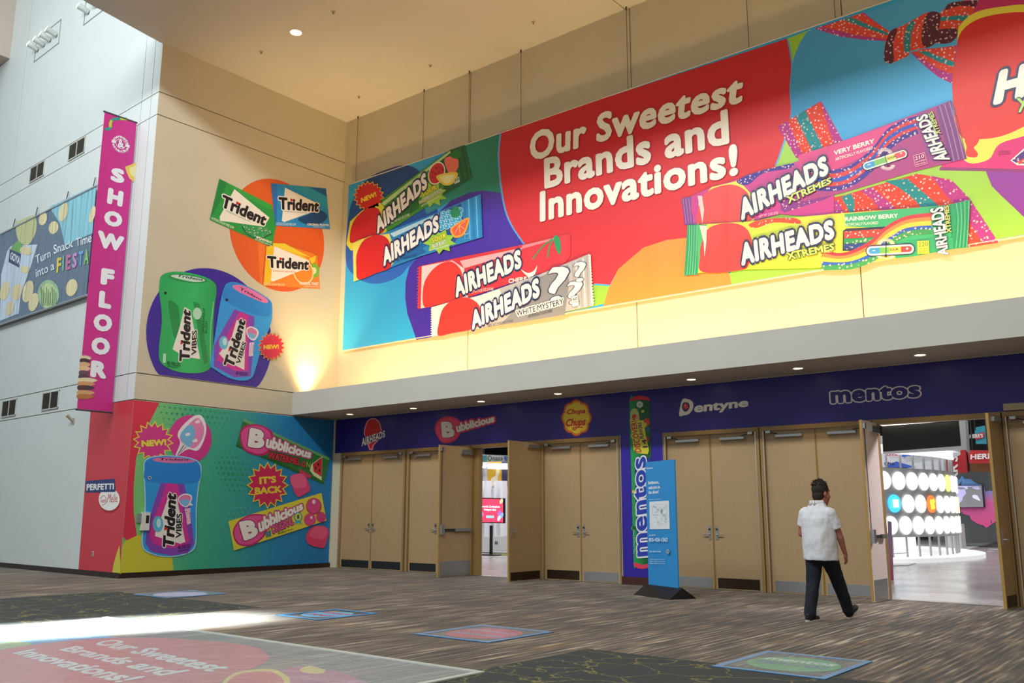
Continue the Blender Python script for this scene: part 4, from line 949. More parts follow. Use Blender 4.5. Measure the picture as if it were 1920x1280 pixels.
g.star((285, 285), 165, 125, 16, 'e6df44', .1, 1.0); g.star((285, 285), 150, 112, 16, 'd83a8e', .1, 1.0)
g.text('NEW!', [(192, 332), (392, 318), (388, 268), (190, 278)], 'e9e244', bold=.08, n=8)
g.blob([(465, 405), (500, 300), (480, 230), (530, 150), (620, 80), (680, 90), (710, 180), (690, 280), (640, 360), (560, 350)], 'f2eef4'); g.blob([(500, 240), (560, 160), (640, 100), (690, 170), (680, 260), (620, 340), (550, 320), (510, 290)], 'ee8cc0')
g.blob([(500, 240), (550, 170), (600, 160), (620, 230), (580, 330), (530, 300)], '78bfe8'); g.poly([(470, 402), (520, 300), (560, 330)], 'e8dfe8'); g.line([(478, 398), (530, 318)], 6, '3a2a4a'); g.line([(500, 380), (548, 330)], 5, '8a70a0')
for a in ((540, 230), (620, 130), (600, 280)): g.blob([a, (a[0] + 30, a[1] - 14), (a[0] + 40, a[1] + 6), (a[0] + 10, a[1] + 14)], 'f8e8f4')
g.build('printed_candy_floss', mu)
g = Art(PL_B, 0.016); g.zoom(220, 760, 4.267)
Pm = lambda L: L
g.blob([(205, 520), (215, 440), (290, 405), (440, 400), (590, 420), (665, 470), (668, 560), (650, 660), (635, 800), (632, 950), (630, 1100), (590, 1170), (470, 1208), (330, 1205), (220, 1165), (190, 1100), (200, 950), (215, 800), (210, 650)], 'a8d8f0')
g.blob([(215, 520), (225, 445), (300, 412), (440, 408), (585, 428), (655, 475), (658, 560), (640, 660), (625, 800), (624, 950), (620, 1095), (580, 1165), (465, 1200), (335, 1198), (230, 1158), (202, 1095), (210, 950), (225, 800), (220, 650)], '2f9ee8')
g.blob([(215, 500), (225, 445), (300, 412), (440, 408), (585, 428), (655, 475), (655, 600), (560, 625), (400, 625), (225, 600)], '2488dc')
g.blob([(280, 430), (350, 415), (500, 420), (610, 440), (590, 455), (450, 460), (320, 450)], 'e57ab4'); g.text('Trident', [(330, 440), (570, 442), (575, 425), (335, 420)], K, bold=.03, n=6)
g.poly([(345, 620), (530, 628), (580, 820), (610, 1100), (560, 1180), (430, 1200), (270, 1170), (220, 1100), (240, 950), (290, 780)], '8a48b8')
g.poly([(390, 620), (480, 628), (575, 1080), (540, 1130), (420, 1140), (290, 1110), (250, 1050), (275, 930), (330, 800)], 'd8359a')
g.poly([(415, 700), (470, 720), (540, 1090), (500, 1105), (300, 1045), (300, 1020), (360, 860)], W)
g.ell((322, 948), 42, 65, '5fbfe0'); g.ell((328, 940), 18, 36, 'd0ecf6')
g.text('Trident', [(450, 1150), (470, 710), (385, 685), (358, 1130)], K, bold=.07, halo=((W, .09),), n=10); g.poly([(368, 998), (378, 965), (402, 990)], RED)
g.text('VIBES', [(510, 1060), (515, 862), (470, 865), (462, 1060)], K, bold=.05, halo=((W, .12),), n=8)
g.blob([(480, 740), (530, 705), (590, 720), (585, 770), (550, 815), (500, 790)], 'f2eef4'); g.blob([(488, 745), (530, 715), (582, 728), (575, 770), (548, 805), (505, 785)], 'e583b4'); g.blob([(500, 760), (540, 750), (572, 765), (548, 803), (508, 785)], '7cc0e8'); g.poly([(575, 770), (605, 798), (560, 800)], 'f2eef4')
g.poly([(535, 825), (580, 820), (585, 940), (555, 955)], 'f4e6ee'); g.text('COTTON', [(566, 948), (558, 828), (540, 830), (548, 950)], 'd8359a', bold=.03, n=4); g.text('CANDY', [(585, 930), (580, 825), (562, 826), (570, 932)], 'd8359a', bold=.03, n=4)
g.text('40 PIECES', [(480, 1150), (580, 1135), (578, 1105), (478, 1118)], '4a1f6a', bold=.03, n=6); g.text('SUGAR FREE GUM', [(480, 1170), (568, 1158), (567, 1145), (479, 1156)], '4a1f6a', bold=.01, n=4)
g.ell((255, 577), 13, 13, 'e8f0f4'); g.ell((255, 577), 8, 8, K)
g.build('printed_gum_bottle', mu)
# bubble gum packs, burst and lumps
def bubb(g, oval, Bq, rest, sub):
    g.blob(oval[0], 'c22a6c'); g.blob(oval[1], 'e8559a')
    g.text('ubblicious', rest, W, bold=.08, halo=(('7a1f46', .17), ('e8559a', .13), ('5a1f3a', .04)), n=10)
    g.text('B', Bq, W, bold=.10, halo=(('9a2a5c', .05),), n=12)
g = Art(PL_B, 0.012); g.zoom(400, 760, 4.267)
g.poly([(240, 105), (930, 420), (880, 630), (180, 325)], '2f7c3a'); g.poly([(240, 105), (930, 420), (925, 440), (236, 125)], '6ab06a'); g.poly([(180, 325), (880, 630), (885, 610), (186, 300)], '1f6a30')
bubb(g, ([(210, 230), (250, 165), (350, 150), (460, 200), (480, 290), (440, 380), (350, 400), (240, 350)], [(220, 235), (260, 178), (350, 163), (440, 205), (462, 290), (425, 365), (350, 385), (250, 340)]), [(270, 330), (400, 350), (420, 200), (290, 175)], [(412, 335), (775, 425), (790, 360), (430, 235)], '')
g.text('WATERMEL', [(432, 425), (690, 480), (698, 430), (440, 362)], 'd8344a', bold=.06, halo=(('4a1520', .10),), n=8); g.text('O', [(700, 490), (735, 497), (738, 450), (704, 442)], 'd8344a', bold=.08, halo=(('1f5a2a', .10),), n=8); g.text('N', [(738, 497), (770, 503), (776, 450), (742, 445)], '8cc04a', bold=.05, halo=(('1f3a1a', .12),), n=8)
g.poly([(780, 470), (870, 405), (862, 600), (800, 560), (768, 520)], 'e8e8b8'); g.poly([(790, 470), (868, 412), (862, 570), (800, 530)], 'd2303c')
for p in ((835, 470), (845, 520), (815, 500)): g.ell(p, 6, 12, '2a1015')
g.poly([(680, 505), (780, 560), (770, 585), (690, 545)], 'd2405a'); g.build('printed_gum_pack', mu)
g = Art(PL_B, 0.022); g.zoom(400, 760, 4.267)
g.star((430, 638), 170, 130, 16, 'e8d844', .0, 1.12); g.star((430, 638), 156, 118, 16, 'd42a5c', .0, 1.12)
g.text('IT\u2019S', [(365, 632), (500, 615), (497, 562), (362, 572)], 'ecd83c', bold=.07, n=8); g.text('BACK', [(328, 715), (545, 695), (540, 640), (326, 655)], 'ecd83c', bold=.07, n=8)
g.build('printed_starburst', mu)
g = Art(PL_B, 0.026); g.zoom(400, 760, 4.267)
g.blob([(608, 580), (640, 550), (720, 545), (745, 590), (770, 670), (740, 700), (670, 730), (630, 660)], 'e0487c', 4); g.blob([(612, 580), (640, 553), (715, 550), (740, 640), (660, 665), (625, 630)], 'ee6494', 3)
g.build('printed_gum_piece', mu)
g = Art(PL_B, 0.026); g.zoom(400, 760, 4.267)
g.blob([(735, 1045), (790, 970), (880, 965), (918, 1010), (890, 1120), (860, 1138), (760, 1110)], 'e0406c', 4); g.blob([(760, 1035), (800, 975), (880, 970), (908, 1010), (880, 1065), (800, 1060)], 'ec5c84', 3)
g.build('printed_gum_piece', mu)
g = Art(PL_B, 0.028); g.zoom(400, 760, 4.267)
g.poly([(115, 925), (860, 698), (900, 920), (160, 1160)], 'e2d444')
bubb(g, ([(150, 1010), (200, 920), (300, 870), (410, 880), (430, 960), (400, 1050), (300, 1120), (190, 1110)], [(162, 1010), (208, 928), (300, 882), (398, 890), (415, 960), (388, 1042), (300, 1106), (198, 1098)]), [(240, 1085), (360, 1040), (330, 905), (195, 930)], [(362, 1020), (715, 830), (705, 765), (345, 905)], '')
g.text('ORIGINAL', [(465, 1030), (640, 950), (630, 890), (455, 960)], 'e45c9c', bold=.06, halo=(('5a1f3a', .10),), n=8); g.text('THE', [(412, 1055), (455, 1040), (450, 1000), (408, 1015)], '4aa0c8', bold=.05, halo=(('1a2a3a', .12),), n=8)
g.ell((672, 890), 34, 38, '3a9ab0'); g.ell((672, 890), 25, 29, 'e8dc4c'); g.text('1', [(662, 908), (682, 904), (680, 872), (664, 874)], '2a5a7a', bold=.05); g.poly([(650, 920), (690, 915), (700, 950), (672, 935), (648, 955)], '4ab0c8')
g.ell((797, 805), 62, 66, 'b02a60'); g.ell((795, 803), 56, 60, 'dd4a88'); g.ell((797, 770), 13, 17, 'f6dce4'); g.ell((765, 912), 47, 50, 'dd4a88'); g.ell((778, 895), 10, 12, 'f6dce4'); g.ell((855, 892), 38, 42, 'd04080')
g.text('BUBBLE GUM', [(512, 1030), (632, 992), (630, 980), (510, 1016)], '5a4a1a', bold=.02, n=4); g.build('printed_gum_pack', mu)
# ================================================================== HEADER WRAP AND LOGOS
def copy_tree(o, parent=None):
    c = o.copy(); COL.objects.link(c); c.parent = parent
    for ch in list(o.children): copy_tree(ch, c)
    return c
g = Art(PL_C, 0.003, rough=.4)
g.polyuv([(XB + .04, 3.05), (-1.8, 3.05), (-1.8, 3.97), (XB + .04, 3.97)], '2a1a80'); g.polyuv([(-10.30, .16), (-9.29, .16), (-9.29, 3.05), (-10.30, 3.05)], '31209a')  # header purple darkened for the soffit's shade, pier keeps the lit tone
tag(g.build('wall_wrap'), 'dark purple vinyl wrap over the doors and down one pier', 'wall wrap')
def logo(name, x, z, label, fn, *zm):
    r = thing(name, (x, YC, z), label, 'logo decal')
    a = Art(PL_C, 0.008, rough=.45); a.zoom(*zm); fn(a); a.build('printed_logo', r); return r
def f(a):
    a.blob([(152, 490), (155, 390), (190, 310), (250, 280), (310, 300), (348, 370), (355, 450), (250, 490)], 'f0a0a8'); a.blob([(162, 490), (165, 395), (198, 320), (250, 292), (303, 312), (338, 375), (342, 450), (250, 485)], 'd3242a')
    a.poly([(190, 600), (200, 580), (320, 535), (318, 550), (262, 610), (250, 665), (210, 655)], 'f0a0a8'); a.poly([(205, 600), (240, 575), (300, 548), (250, 605), (240, 650), (215, 640)], 'd3242a')
    a.text('AIRHEADS', [(120, 622), (400, 508), (400, 422), (120, 520)], 'f4eee2', bold=.06, halo=(('241a6a', .07),), n=10, spacing=1.1)
logo('logo_decal', -17.8, 3.5, 'small red balloon candy logo at the mural end of the purple header', f, 660, 740, 6.4)
def f(a):
    a.blob([(1002, 440), (1010, 350), (1080, 280), (1180, 260), (1270, 290), (1320, 360), (1310, 450), (1250, 540), (1160, 578), (1070, 560)], 'e8325f'); a.blob([(1022, 440), (1030, 360), (1090, 300), (1180, 280), (1258, 305), (1300, 365), (1292, 445), (1240, 522), (1155, 558), (1080, 542)], 'ee4a72', 6)
    a.text('ubblicious', [(1262, 455), (1715, 325), (1712, 240), (1240, 345)], 'f4eee2', bold=.08, halo=(('e8325f', .22), ('a02048', .05)), n=12)
    a.text('B', [(1085, 515), (1245, 510), (1215, 315), (1070, 325)], 'f4eee2', bold=.10, halo=(('a02048', .04),), n=12)
logo('logo_decal', -14, 3.5, 'pink bubble gum logo with a round badge on the purple header', f, 660, 740, 6.4)
def f(a):
    for sc, c in ((1.0, 'c8401e'), (.93, 'e8c23a'), (.90, 'c8401e'), (.86, 'e8cf36')):
        P = []
        for k in range(64):
            t = 2 * PI * k / 64; r = (1 + .085 * abs(math.cos(4 * t)) * 1.4 - .04) * sc
            P.append((280 + 122 * r * math.cos(t), 288 + 148 * r * math.sin(t)))
        a.poly(P, c)
    a.text('Chupa', [(190, 272), (352, 262), (368, 205), (205, 215)], 'c82a1e', bold=.045, n=8); a.text('Chups', [(180, 385), (352, 372), (365, 285), (198, 298)], 'c82a1e', bold=.045, n=8)
    a.line([(335, 372), (290, 368), (250, 378), (262, 392), (285, 372)], 9, 'c82a1e', smooth=4)
logo('logo_decal', -11.3, 3.5, 'yellow flower shaped lollipop logo with red script', f, 1020, 720, 4.571)
def f(a):
    a.text('entyne', [(1285, 272), (1752, 215), (1755, 130), (1290, 175)], 'f4eee2', bold=.055, n=10)
    a.blob([(1160, 266), (1185, 135), (1240, 130), (1280, 160), (1275, 215), (1245, 255), (1200, 268)], 'f4eee2', 4); a.blob([(1185, 200), (1195, 160), (1235, 158), (1250, 190), (1235, 225), (1205, 235)], '241a6a', 4); a.ell((1216, 190), 22, 27, 'd8402c'); a.ell((1210, 182), 7, 8, 'f09a80')
logo('logo_decal', -8, 3.5, 'white chewing gum logo with a red dot on the purple header', f, 1020, 720, 4.571)
def f(a): a.text('mentos', [(835, 990), (1338, 952), (1335, 878), (830, 912)], '2b1d78', bold=.085, halo=(('f0e6ea', .10),), n=14, spacing=1.06)
logo('logo_decal', -5, 3.5, 'mint sweets logo in dark letters with a pale outline', f, 1280, 427, 3)
# tall roll of sweets printed on the pier
r = thing('wall_decal', (-9.8, YC, 2), 'tall green roll of fruit sweets printed on the purple pier', 'decal')
a = Art(PL_C, 0.008, rough=.4); a.zoom(1160, 730, 3.4571)
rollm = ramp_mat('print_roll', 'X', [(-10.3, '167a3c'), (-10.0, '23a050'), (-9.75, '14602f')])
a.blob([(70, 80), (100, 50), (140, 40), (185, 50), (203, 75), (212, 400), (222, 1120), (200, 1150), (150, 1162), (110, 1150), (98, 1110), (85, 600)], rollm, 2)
a.blob([(70, 75), (100, 48), (140, 40), (185, 48), (203, 72), (140, 66)], 'e0304c', 4); a.blob([(98, 1120), (160, 1135), (222, 1120), (200, 1150), (150, 1162), (110, 1150)], 'e83a5c', 3)
a.star((138, 97), 24, 18, 12, 'e8e8d8'); a.ell((138, 97), 9, 9, 'a8c8a8')
a.blob([(80, 140), (110, 122), (130, 150), (132, 200), (85, 200)], 'cbd070'); a.ell((180, 215), 22, 30, 'd8382c', .3)
rb = random.Random(9)
for k in range(46): a.ell((92 + rb.random() * 110, 130 + rb.random() * 960), 8 + rb.random() * 9, 9 + rb.random() * 12, rb.choice(['cf2f3a', 'e8a83a', '2f9a4a', 'd8d050', '1f6a8a', '9ac040', '0f5a34']), rb.random() * 3)
a.poly([(75, 190), (100, 200), (165, 200), (180, 300), (200, 395), (190, 420), (120, 412), (100, 390), (90, 300)], 'e3d63a')
pack_text(a, 'DISCOVER!', [(152, 408), (118, 200), (80, 205), (108, 408)], 'c0342a', .05); pack_text(a, '14', [(192, 375), (182, 320), (152, 325), (160, 378)], '5a2030', .05); pack_text(a, 'FLAVORS', [(168, 318), (150, 212), (126, 215), (140, 322)], '5a2030', .05)
a.poly([(105, 450), (212, 440), (222, 1080), (125, 1085)], '23378f')
a.text('mentos', [(195, 1078), (180, 430), (102, 450), (112, 1085)], '2b3fae', bold=.05, halo=(('f2eef0', .09),), n=14, spacing=1.04)
pack_text(a, 'The Chewy Mint', [(112, 1065), (108, 905), (96, 905), (100, 1065)], '9ad0c8', .02)
a.build('printed_sweet_roll', r)

# ================================================================== BLADE BANNER
PL_S = Plane((-20.5, 0, 0), (0, 1, 0), (0, 0, 1))
bl = thing('blade_banner', (-20.5, 9.95, 3.75), 'tall narrow pink banner projecting from the white wall, lettered downwards', 'banner')
box_obj('fabric_sheet', (-20.512, 9.53, 3.74), (-20.5, 10.34, 10.96), mat('cf2f8a', .5, kind='banner'), bl)
for z in (3.72, 10.95): MB().cyl((-20.506, 9.50, z), (-20.506, 10.36, z), .022, mat('4a4a4c', .5), 10).build('banner_pole', bl)
g = Art(PL_S, 0.004, kind='banner'); g.zoom(130, 200, 4.265)
for ch, q in (('S', [(326, 590), (438, 622), (442, 505), (338, 482)]), ('H', [(298, 772), (422, 803), (435, 680), (312, 645)]), ('O', [(275, 945), (420, 972), (425, 850), (280, 822)]), ('W', [(222, 1125), (428, 1160), (441, 1042), (228, 985)])):
    g.text(ch, q, 'f0eef0', bold=.11, n=12)
g.zoom(120, 480, 4.13)
for ch, q in (('F', [(280, 218), (383, 232), (394, 108), (290, 90)]), ('L', [(264, 395), (362, 412), (372, 283), (275, 265)]), ('O', [(223, 575), (367, 592), (376, 460), (232, 440)]), ('O', [(206, 755), (350, 772), (358, 640), (214, 620)]), ('R', [(200, 935), (325, 952), (335, 820), (210, 805)])):
    g.text(ch, q, 'f0eef0', bold=.11, n=12)
g.build('printed_lettering', bl)
g = Art(PL_S, 0.004, kind='banner'); g.zoom(120, 480, 4.13)
for y, w, c in ((790, 82, 'e8d8b8'), (812, 78, '4a3434'), (840, 80, 'e0b488'), (872, 84, 'e8c498'), (905, 80, '6a5060'), (935, 78, '5a4450'), (962, 145, 'e9d8b0'), (990, 130, 'd89a70'), (1020, 128, '4f3a40'), (1058, 130, 'd8a878'), (1088, 132, 'b87848')):
    x0 = 128 - (y - 790) * .08; g.blob([(x0, y - 17), (x0 + w * .6, y - 19), (x0 + w, y), (x0 + w * .6, y + 17), (x0, y + 15)], c, 4)
g.build('printed_cookies', bl)
g = Art(PL_S, 0.004, kind='banner'); g.zoom(180, 215, 12.8)
g.line([(215, 345), (290, 345), (350, 300), (345, 200), (390, 120), (480, 105), (600, 90), (740, 105)], 70, '2f9a8a', smooth=5); g.line([(340, 300), (345, 200), (375, 140)], 66, 'c8d040', smooth=4); g.line([(580, 95), (740, 108)], 66, 'b8d040')
g.build('printed_sweet', bl)
g = Art(PL_S, 0.004, kind='banner'); g.zoom(130, 200, 4.265)
g.poly([(445, 480), (480, 468), (535, 445), (530, 520), (518, 600), (480, 575), (455, 520)], 'e8c860'); g.poly([(480, 490), (532, 470), (520, 560), (490, 545)], 'f0e0a0')
g.build('printed_crisp', bl)
g = Art(PL_S, 0.004, kind='banner'); g.zoom(180, 215, 12.8)
cc = g.uv((590, 700)); R0_ = abs(g.uv((590, 580))[1] - cc[1])
Rr = .105
g.ring(cc, .125, 'f0eef0', 40, .113)
g.text('&', [(520, 780), (670, 800), (650, 600), (530, 590)], 'f0eef0', bold=.05)
def arc(r0, r1, a0, a1):
    def fn(u, v):
        a = a0 + (a1 - a0) * u; r = r0 + (r1 - r0) * v
        return np.array((cc[0] + r * math.cos(a), cc[1] + r * math.sin(a) * 1.0))
    return fn
g.text('sweets', None, 'f0eef0', bold=.05, warp=arc(.145, .215, PI * .95, PI * .05)); g.text('snacks', None, 'f0eef0', bold=.05, warp=arc(.215, .145, PI * 1.07, PI * 1.93))
for s_ in (-1, 1): g.polyuv([(cc[0] + s_ * .13, cc[1] + .03), (cc[0] + s_ * .235, cc[1] + .035), (cc[0] + s_ * .22, cc[1]), (cc[0] + s_ * .235, cc[1] - .035), (cc[0] + s_ * .13, cc[1] - .03)], 'f0eef0')
g.ring(cc, .238, 'e890c0', 40, .230, PI * 1.15, PI * 1.85)
g.build('printed_logo', bl)

# ================================================================== FOOD BANNER ON THE WHITE WALL
fb = thing('hanging_banner', PL_A.at(-6, 6.8, .1), 'glossy creased snack banner hung on the white wall behind the pink one', 'banner')
PL_FB = Plane(PL_A.at(0, 0, .10), (math.cos(A_ANG), math.sin(A_ANG), 0), (0, 0, 1))
fm = mat('66788c', .3, kind='food')  # base lightened: pale glare on the gloss is put into the colour
mb = MB(); pbox(mb, PL_FB, -9.35, -2.75, 6.84, 9.72, -.004, 0, fm); mb.build('fabric_sheet', fb)
for z in (6.82, 9.73):
    mb = MB(); mb.cyl(PL_FB.at(-9.4, z, 0), PL_FB.at(-2.7, z, 0), .03, mat('aeb6b8', .35, .5), 10); mb.build('banner_rail', fb)
for u in (-8.2, -6.6, -4.6, -3.0): MB().cyl(PL_FB.at(u, 9.75, -.02), PL_FB.at(u, 10.05, -.06), .012, M_DARK, 6).build('hanging_hook', fb)
g = Art(PL_FB, 0.004, kind='food', rough=.34); g.zoom(0, 320, 4.265)
g.poly([(395, 290), (770, 112), (740, 500), (600, 560), (520, 600), (480, 420)], '8cc8d4')  # teal washed out with the same painted glare
g.poly([(10, 830), (60, 640), (90, 600), (300, 590), (250, 760), (170, 980), (150, 1140), (0, 1200)], 'ccdae8')
g.blob([(130, 430), (200, 380), (280, 360), (290, 480), (230, 590), (150, 560)], 'c9c890'); g.blob([(90, 620), (150, 560), (190, 640), (120, 660)], '6fae5a')
g.poly([(80, 625), (170, 665), (155, 775), (70, 730)], '2c3a66'); g.text('GOYA', [(80, 705), (155, 755), (165, 690), (90, 645)], 'e8eef4', bold=.06, n=6)
for p, rx, ry in (((430, 455), 38, 52), ((345, 385), 32, 52), ((225, 965), 42, 90), ((270, 1050), 38, 75), ((575, 935), 45, 70), ((135, 970), 40, 70), ((740, 350), 22, 70), ((510, 330), 35, 75), ((200, 790), 38, 30), ((210, 640), 50, 34), ((40, 960), 34, 80), ((80, 1100), 30, 60)): g.ell(p, rx, ry, 'e6d6a4', .25); g.ell(p, rx * .7, ry * .7, 'e4d6a4', .25)
g.ell((390, 990), 86, 118, '9fc09a'); g.ell((390, 998), 68, 100, 'c4d898')
for k in range(9): g.line([(330 + k * 15, 930 + (k % 3) * 20), (340 + k * 14, 1080)], 7, '5f8a5a')
for ch, q in (('Turn', [(292, 750), (410, 690), (405, 625), (285, 680)]), ('Snack', [(435, 668), (590, 610), (585, 545), (430, 595)]), ('Time', [(612, 610), (735, 570), (738, 495), (610, 545)]), ('into a', [(292, 855), (440, 790), (435, 725), (288, 790)])):
    g.text(ch, q, 'e6ecf0', bold=.02, n=6)
for ch, x, c in (('F', 455, 'e0d048'), ('I', 500, '78c0a0'), ('E', 530, 'd878a8'), ('S', 580, 'c890c8'), ('T', 630, '70a8e0'), ('A', 675, '90d070')):
    y = 820 - (x - 455) * .30; g.text(ch, [(x, y), (x + (14 if ch == 'I' else 36), y - 8), (x + (18 if ch == 'I' else 42), y - 130), (x + 6, y - 122)], c, bold=.06, n=6)
g.build('printed_design', fb)

# ================================================================== VENTS, LIGHTS, SMALL WALL FITTINGS
vt = thing('wall_vent', (0, 0, 0), 'x', 'vent')
def vent_parts(par):
    mb = MB(); wm = mat('c8c8bf', .5)
    for lo, hi in (((-.5, -.02, 0), (.5, .004, .03)), ((-.5, -.02, .45), (.5, .004, .48)), ((-.5, -.02, 0), (-.47, .004, .48)), ((.47, -.02, 0), (.5, .004, .48)), ((-.02, -.02, 0), (.02, .004, .48))): mb.box(lo, hi, wm)
    mb.build('vent_frame', par, True)
    box_obj('vent_backing', (-.47, -.002, .03), (.47, .004, .45), mat('2a2622', .9), par, True)
    mb = MB()
    for k in range(11):
        z = .05 + k * .037; mb.box((-.46, -.018, z), (.46, -.004, z + .014), mat('6a6054', .6), rot=Matrix.Rotation(.5, 3, 'X'))
    s_ = mb.build('vent_slats', par, True); s_['kind'] = 'stuff'
vent_parts(vt)
VP = [(-7.0, 11.0, 'upper of the vents, farther from the pink banner'), (-4.4, 11.0, 'upper vent, nearer the pink banner'), (-7.2, 4.06, 'lower vent, farther from the pink banner'), (-4.5, 4.06, 'lower vent, nearer the pink banner')]
VL = ['louvred vent above the snack banner, at its far left', 'louvred vent above the snack banner, next to the pink banner', 'louvred vent low on the white wall at the left edge', 'louvred vent low on the white wall next to the pink banner foot']
for i, (u, z, _) in enumerate(VP):
    o = vt if i == 0 else copy_tree(vt)
    o.location = PL_A.at(u, z, .006); o.rotation_euler = (0, 0, A_ANG); tag(o, VL[i], 'vent', 'louvred vents in the white wall')

def downlight(par_label, loc, r, e, group, power, flood=100):
    t = thing('downlight', loc, par_label, 'light', group)
    mb = MB(); n = 24
    for k in range(n):
        a, b = 2 * PI * k / n, 2 * PI * (k + 1) / n
        q = [mb.bm.verts.new((rr_ * math.cos(t_), rr_ * math.sin(t_), zz)) for rr_, t_, zz in ((r, a, -.012), (r, b, -.012), (r * .78, b, -.006), (r * .78, a, -.006))]; mb.bm.faces.new(q)
        q = [mb.bm.verts.new((rr_ * math.cos(t_), rr_ * math.sin(t_), zz)) for rr_, t_, zz in ((r, a, 0), (r, b, 0), (r, b, -.012), (r, a, -.012))]; mb.bm.faces.new(q)
    mb.mats = [mat('d8d2c4', .4)]; mb.build('trim_ring', t, True)
    MB().cyl((0, 0, -.001), (0, 0, -.007), r * .76, mat('ffe2a8', .5, emit=e), 24).build('lens', t, True)
    lamp('downlight_lamp', 'SPOT', (loc[0], loc[1], loc[2] - .05), power, (1.0, .78, .5), (loc[0], loc[1], 0), spot_size=math.radians(flood), spot_blend=.8, shadow_soft_size=r * .7)
DL = ['at the mural end', 'second from the mural', 'third from the mural', 'right of the yellow flower logo', 'left of the white gum logo', 'left of the mint sweets logo', 'right of the mint sweets logo']
for i, p in enumerate([(656, 776), (775, 765), (902, 752), (1046, 737.5), (1296, 711), (1496, 690), (1725, 665)]):
    d = cR * (p[0] - 960) / FPX - cU * (p[1] - 640) / FPX + cF; q = C0 + d * ((3.985 - CH) / d[2])
    downlight('round warm downlight under the soffit, ' + DL[i], (float(q[0]), float(q[1]), 3.985), .105, 9, 'downlights in a row under the soffit', 22)
downlight('bright round downlight alone in the high ceiling', (-16.64, 12.13, 12.8), .17, 14, None, 120)
SP = ['beside the bright downlight', 'toward the top of the picture', 'near the corner with the long banner', 'over the watermelon bar', 'over the first word of the slogan']
for i, p in enumerate([(490, 97), (625, 22), (673, 181), (807, 122), (1000, 41)]):
    d = cR * (p[0] - 960) / FPX - cU * (p[1] - 640) / FPX + cF; q = C0 + d * ((12.8 - CH) / d[2])
    t = thing('sprinkler', (float(q[0]), float(q[1]), 12.8), 'tiny sprinkler head in the ceiling, ' + SP[i], 'sprinkler', 'sprinkler heads in the high ceiling')
    MB().cyl((0, 0, 0), (0, 0, -.015), .05, mat('b8a890', .5), 14).build('escutcheon', t, True); MB().cyl((0, 0, -.015), (0, 0, -.06), .014, mat('8a8074', .4, .5), 8).build('nozzle', t, True)
# floodlight groups recessed high in the white wall
for gi, (qs, n, lab) in enumerate((([(64, 117), (110, 82), (116, 36), (69, 72)], 4, 'group of four floodlights in a recess high on the white wall'), ([(157, 47), (205, 12), (212, -35), (161, 4)], 3, 'second floodlight group at the top edge by the ceiling'))):
    A4 = [PL_A.px(*q) for q in qs]; u0 = (A4[0][0] + A4[3][0]) / 2; u1 = (A4[1][0] + A4[2][0]) / 2; v0 = (A4[0][1] + A4[1][1]) / 2; v1 = (A4[2][1] + A4[3][1]) / 2
    t = thing('floodlight', PL_A.at((u0 + u1) / 2, v0, .01), lab, 'light'); fmr = mat('8f9898', .5)
    mb = MB()
    for a_ in ((u0, u1, v0, v0 + .03), (u0, u1, v1 - .03, v1), (u0, u0 + .03, v0, v1), (u1 - .03, u1, v0, v1)): pbox(mb, PL_A, *a_, .001, .012, fmr)
    mb.build('recess_frame', t)
    for k in range(n):
        u = u0 + (u1 - u0) * (k + .5) / n; v = (v0 + v1) / 2
        a = Vector(PL_A.at(u, v - .06, .0)); b = Vector(PL_A.at(u - .10, v + .08, .26))
        l_ = MB().cyl(a, b, .07, mat('c4c8c2', .4), 14, r2=.095).build('flood_lamp', t); dd = (b - a).normalized()
        MB().cyl(b, b + dd * .012, .088, mat('fffbe8', .5, emit=12), 14).build('lens', l_)
# small devices
def pl_box(name, pl, p, w, h, d, m, par=None):
    u, v = pl.px(*p); mb = MB(); pbox(mb, pl, u - w / 2, u + w / 2, v - h / 2, v + h / 2, .006, d, m); return mb.build(name, par)
u, v = PL_A.px(175, 1038); t = thing('power_outlet', PL_A.at(u, v, .01), 'small wall outlet low on the red field', 'outlet'); pl_box('cover_plate', PL_A, (175, 1038), .08, .12, .016, mat('c8c4c0', .4), t); pl_box('socket', PL_A, (175, 1036.4), .035, .03, .019, M_DARK, t); pl_box('socket', PL_A, (175, 1040.6), .035, .03, .019, M_DARK, t)
u, v = PL_A.px(138, 788); t = thing('wall_sensor', PL_A.at(u, v, .01), 'small beige horn fitting on the white wall left of the red field', 'sensor'); pl_box('back_plate', PL_A, (138, 789), .10, .14, .02, mat('b0a890', .5), t); MB().cyl(PL_A.at(u, v - .02, .02), PL_A.at(u - .03, v + .12, .16), .03, mat('a89c80', .5), 10, r2=.045).build('horn', t)
u, v = PL_B.px(270, 975); t = thing('access_reader', PL_B.at(u, v, .05), 'white wall reader with dark window on the printed bottle', 'reader'); pl_box('housing', PL_B, (270.5, 977), .19, .40, .07, mat('e2e2dc', .4), t); pl_box('dark_window', PL_B, (273.5, 973), .07, .17, .075, M_DARK, t)
pl_box('cable_box', PL_B, (261, 971), .13, .20, .05, mat('8a8c8a', .5), t)

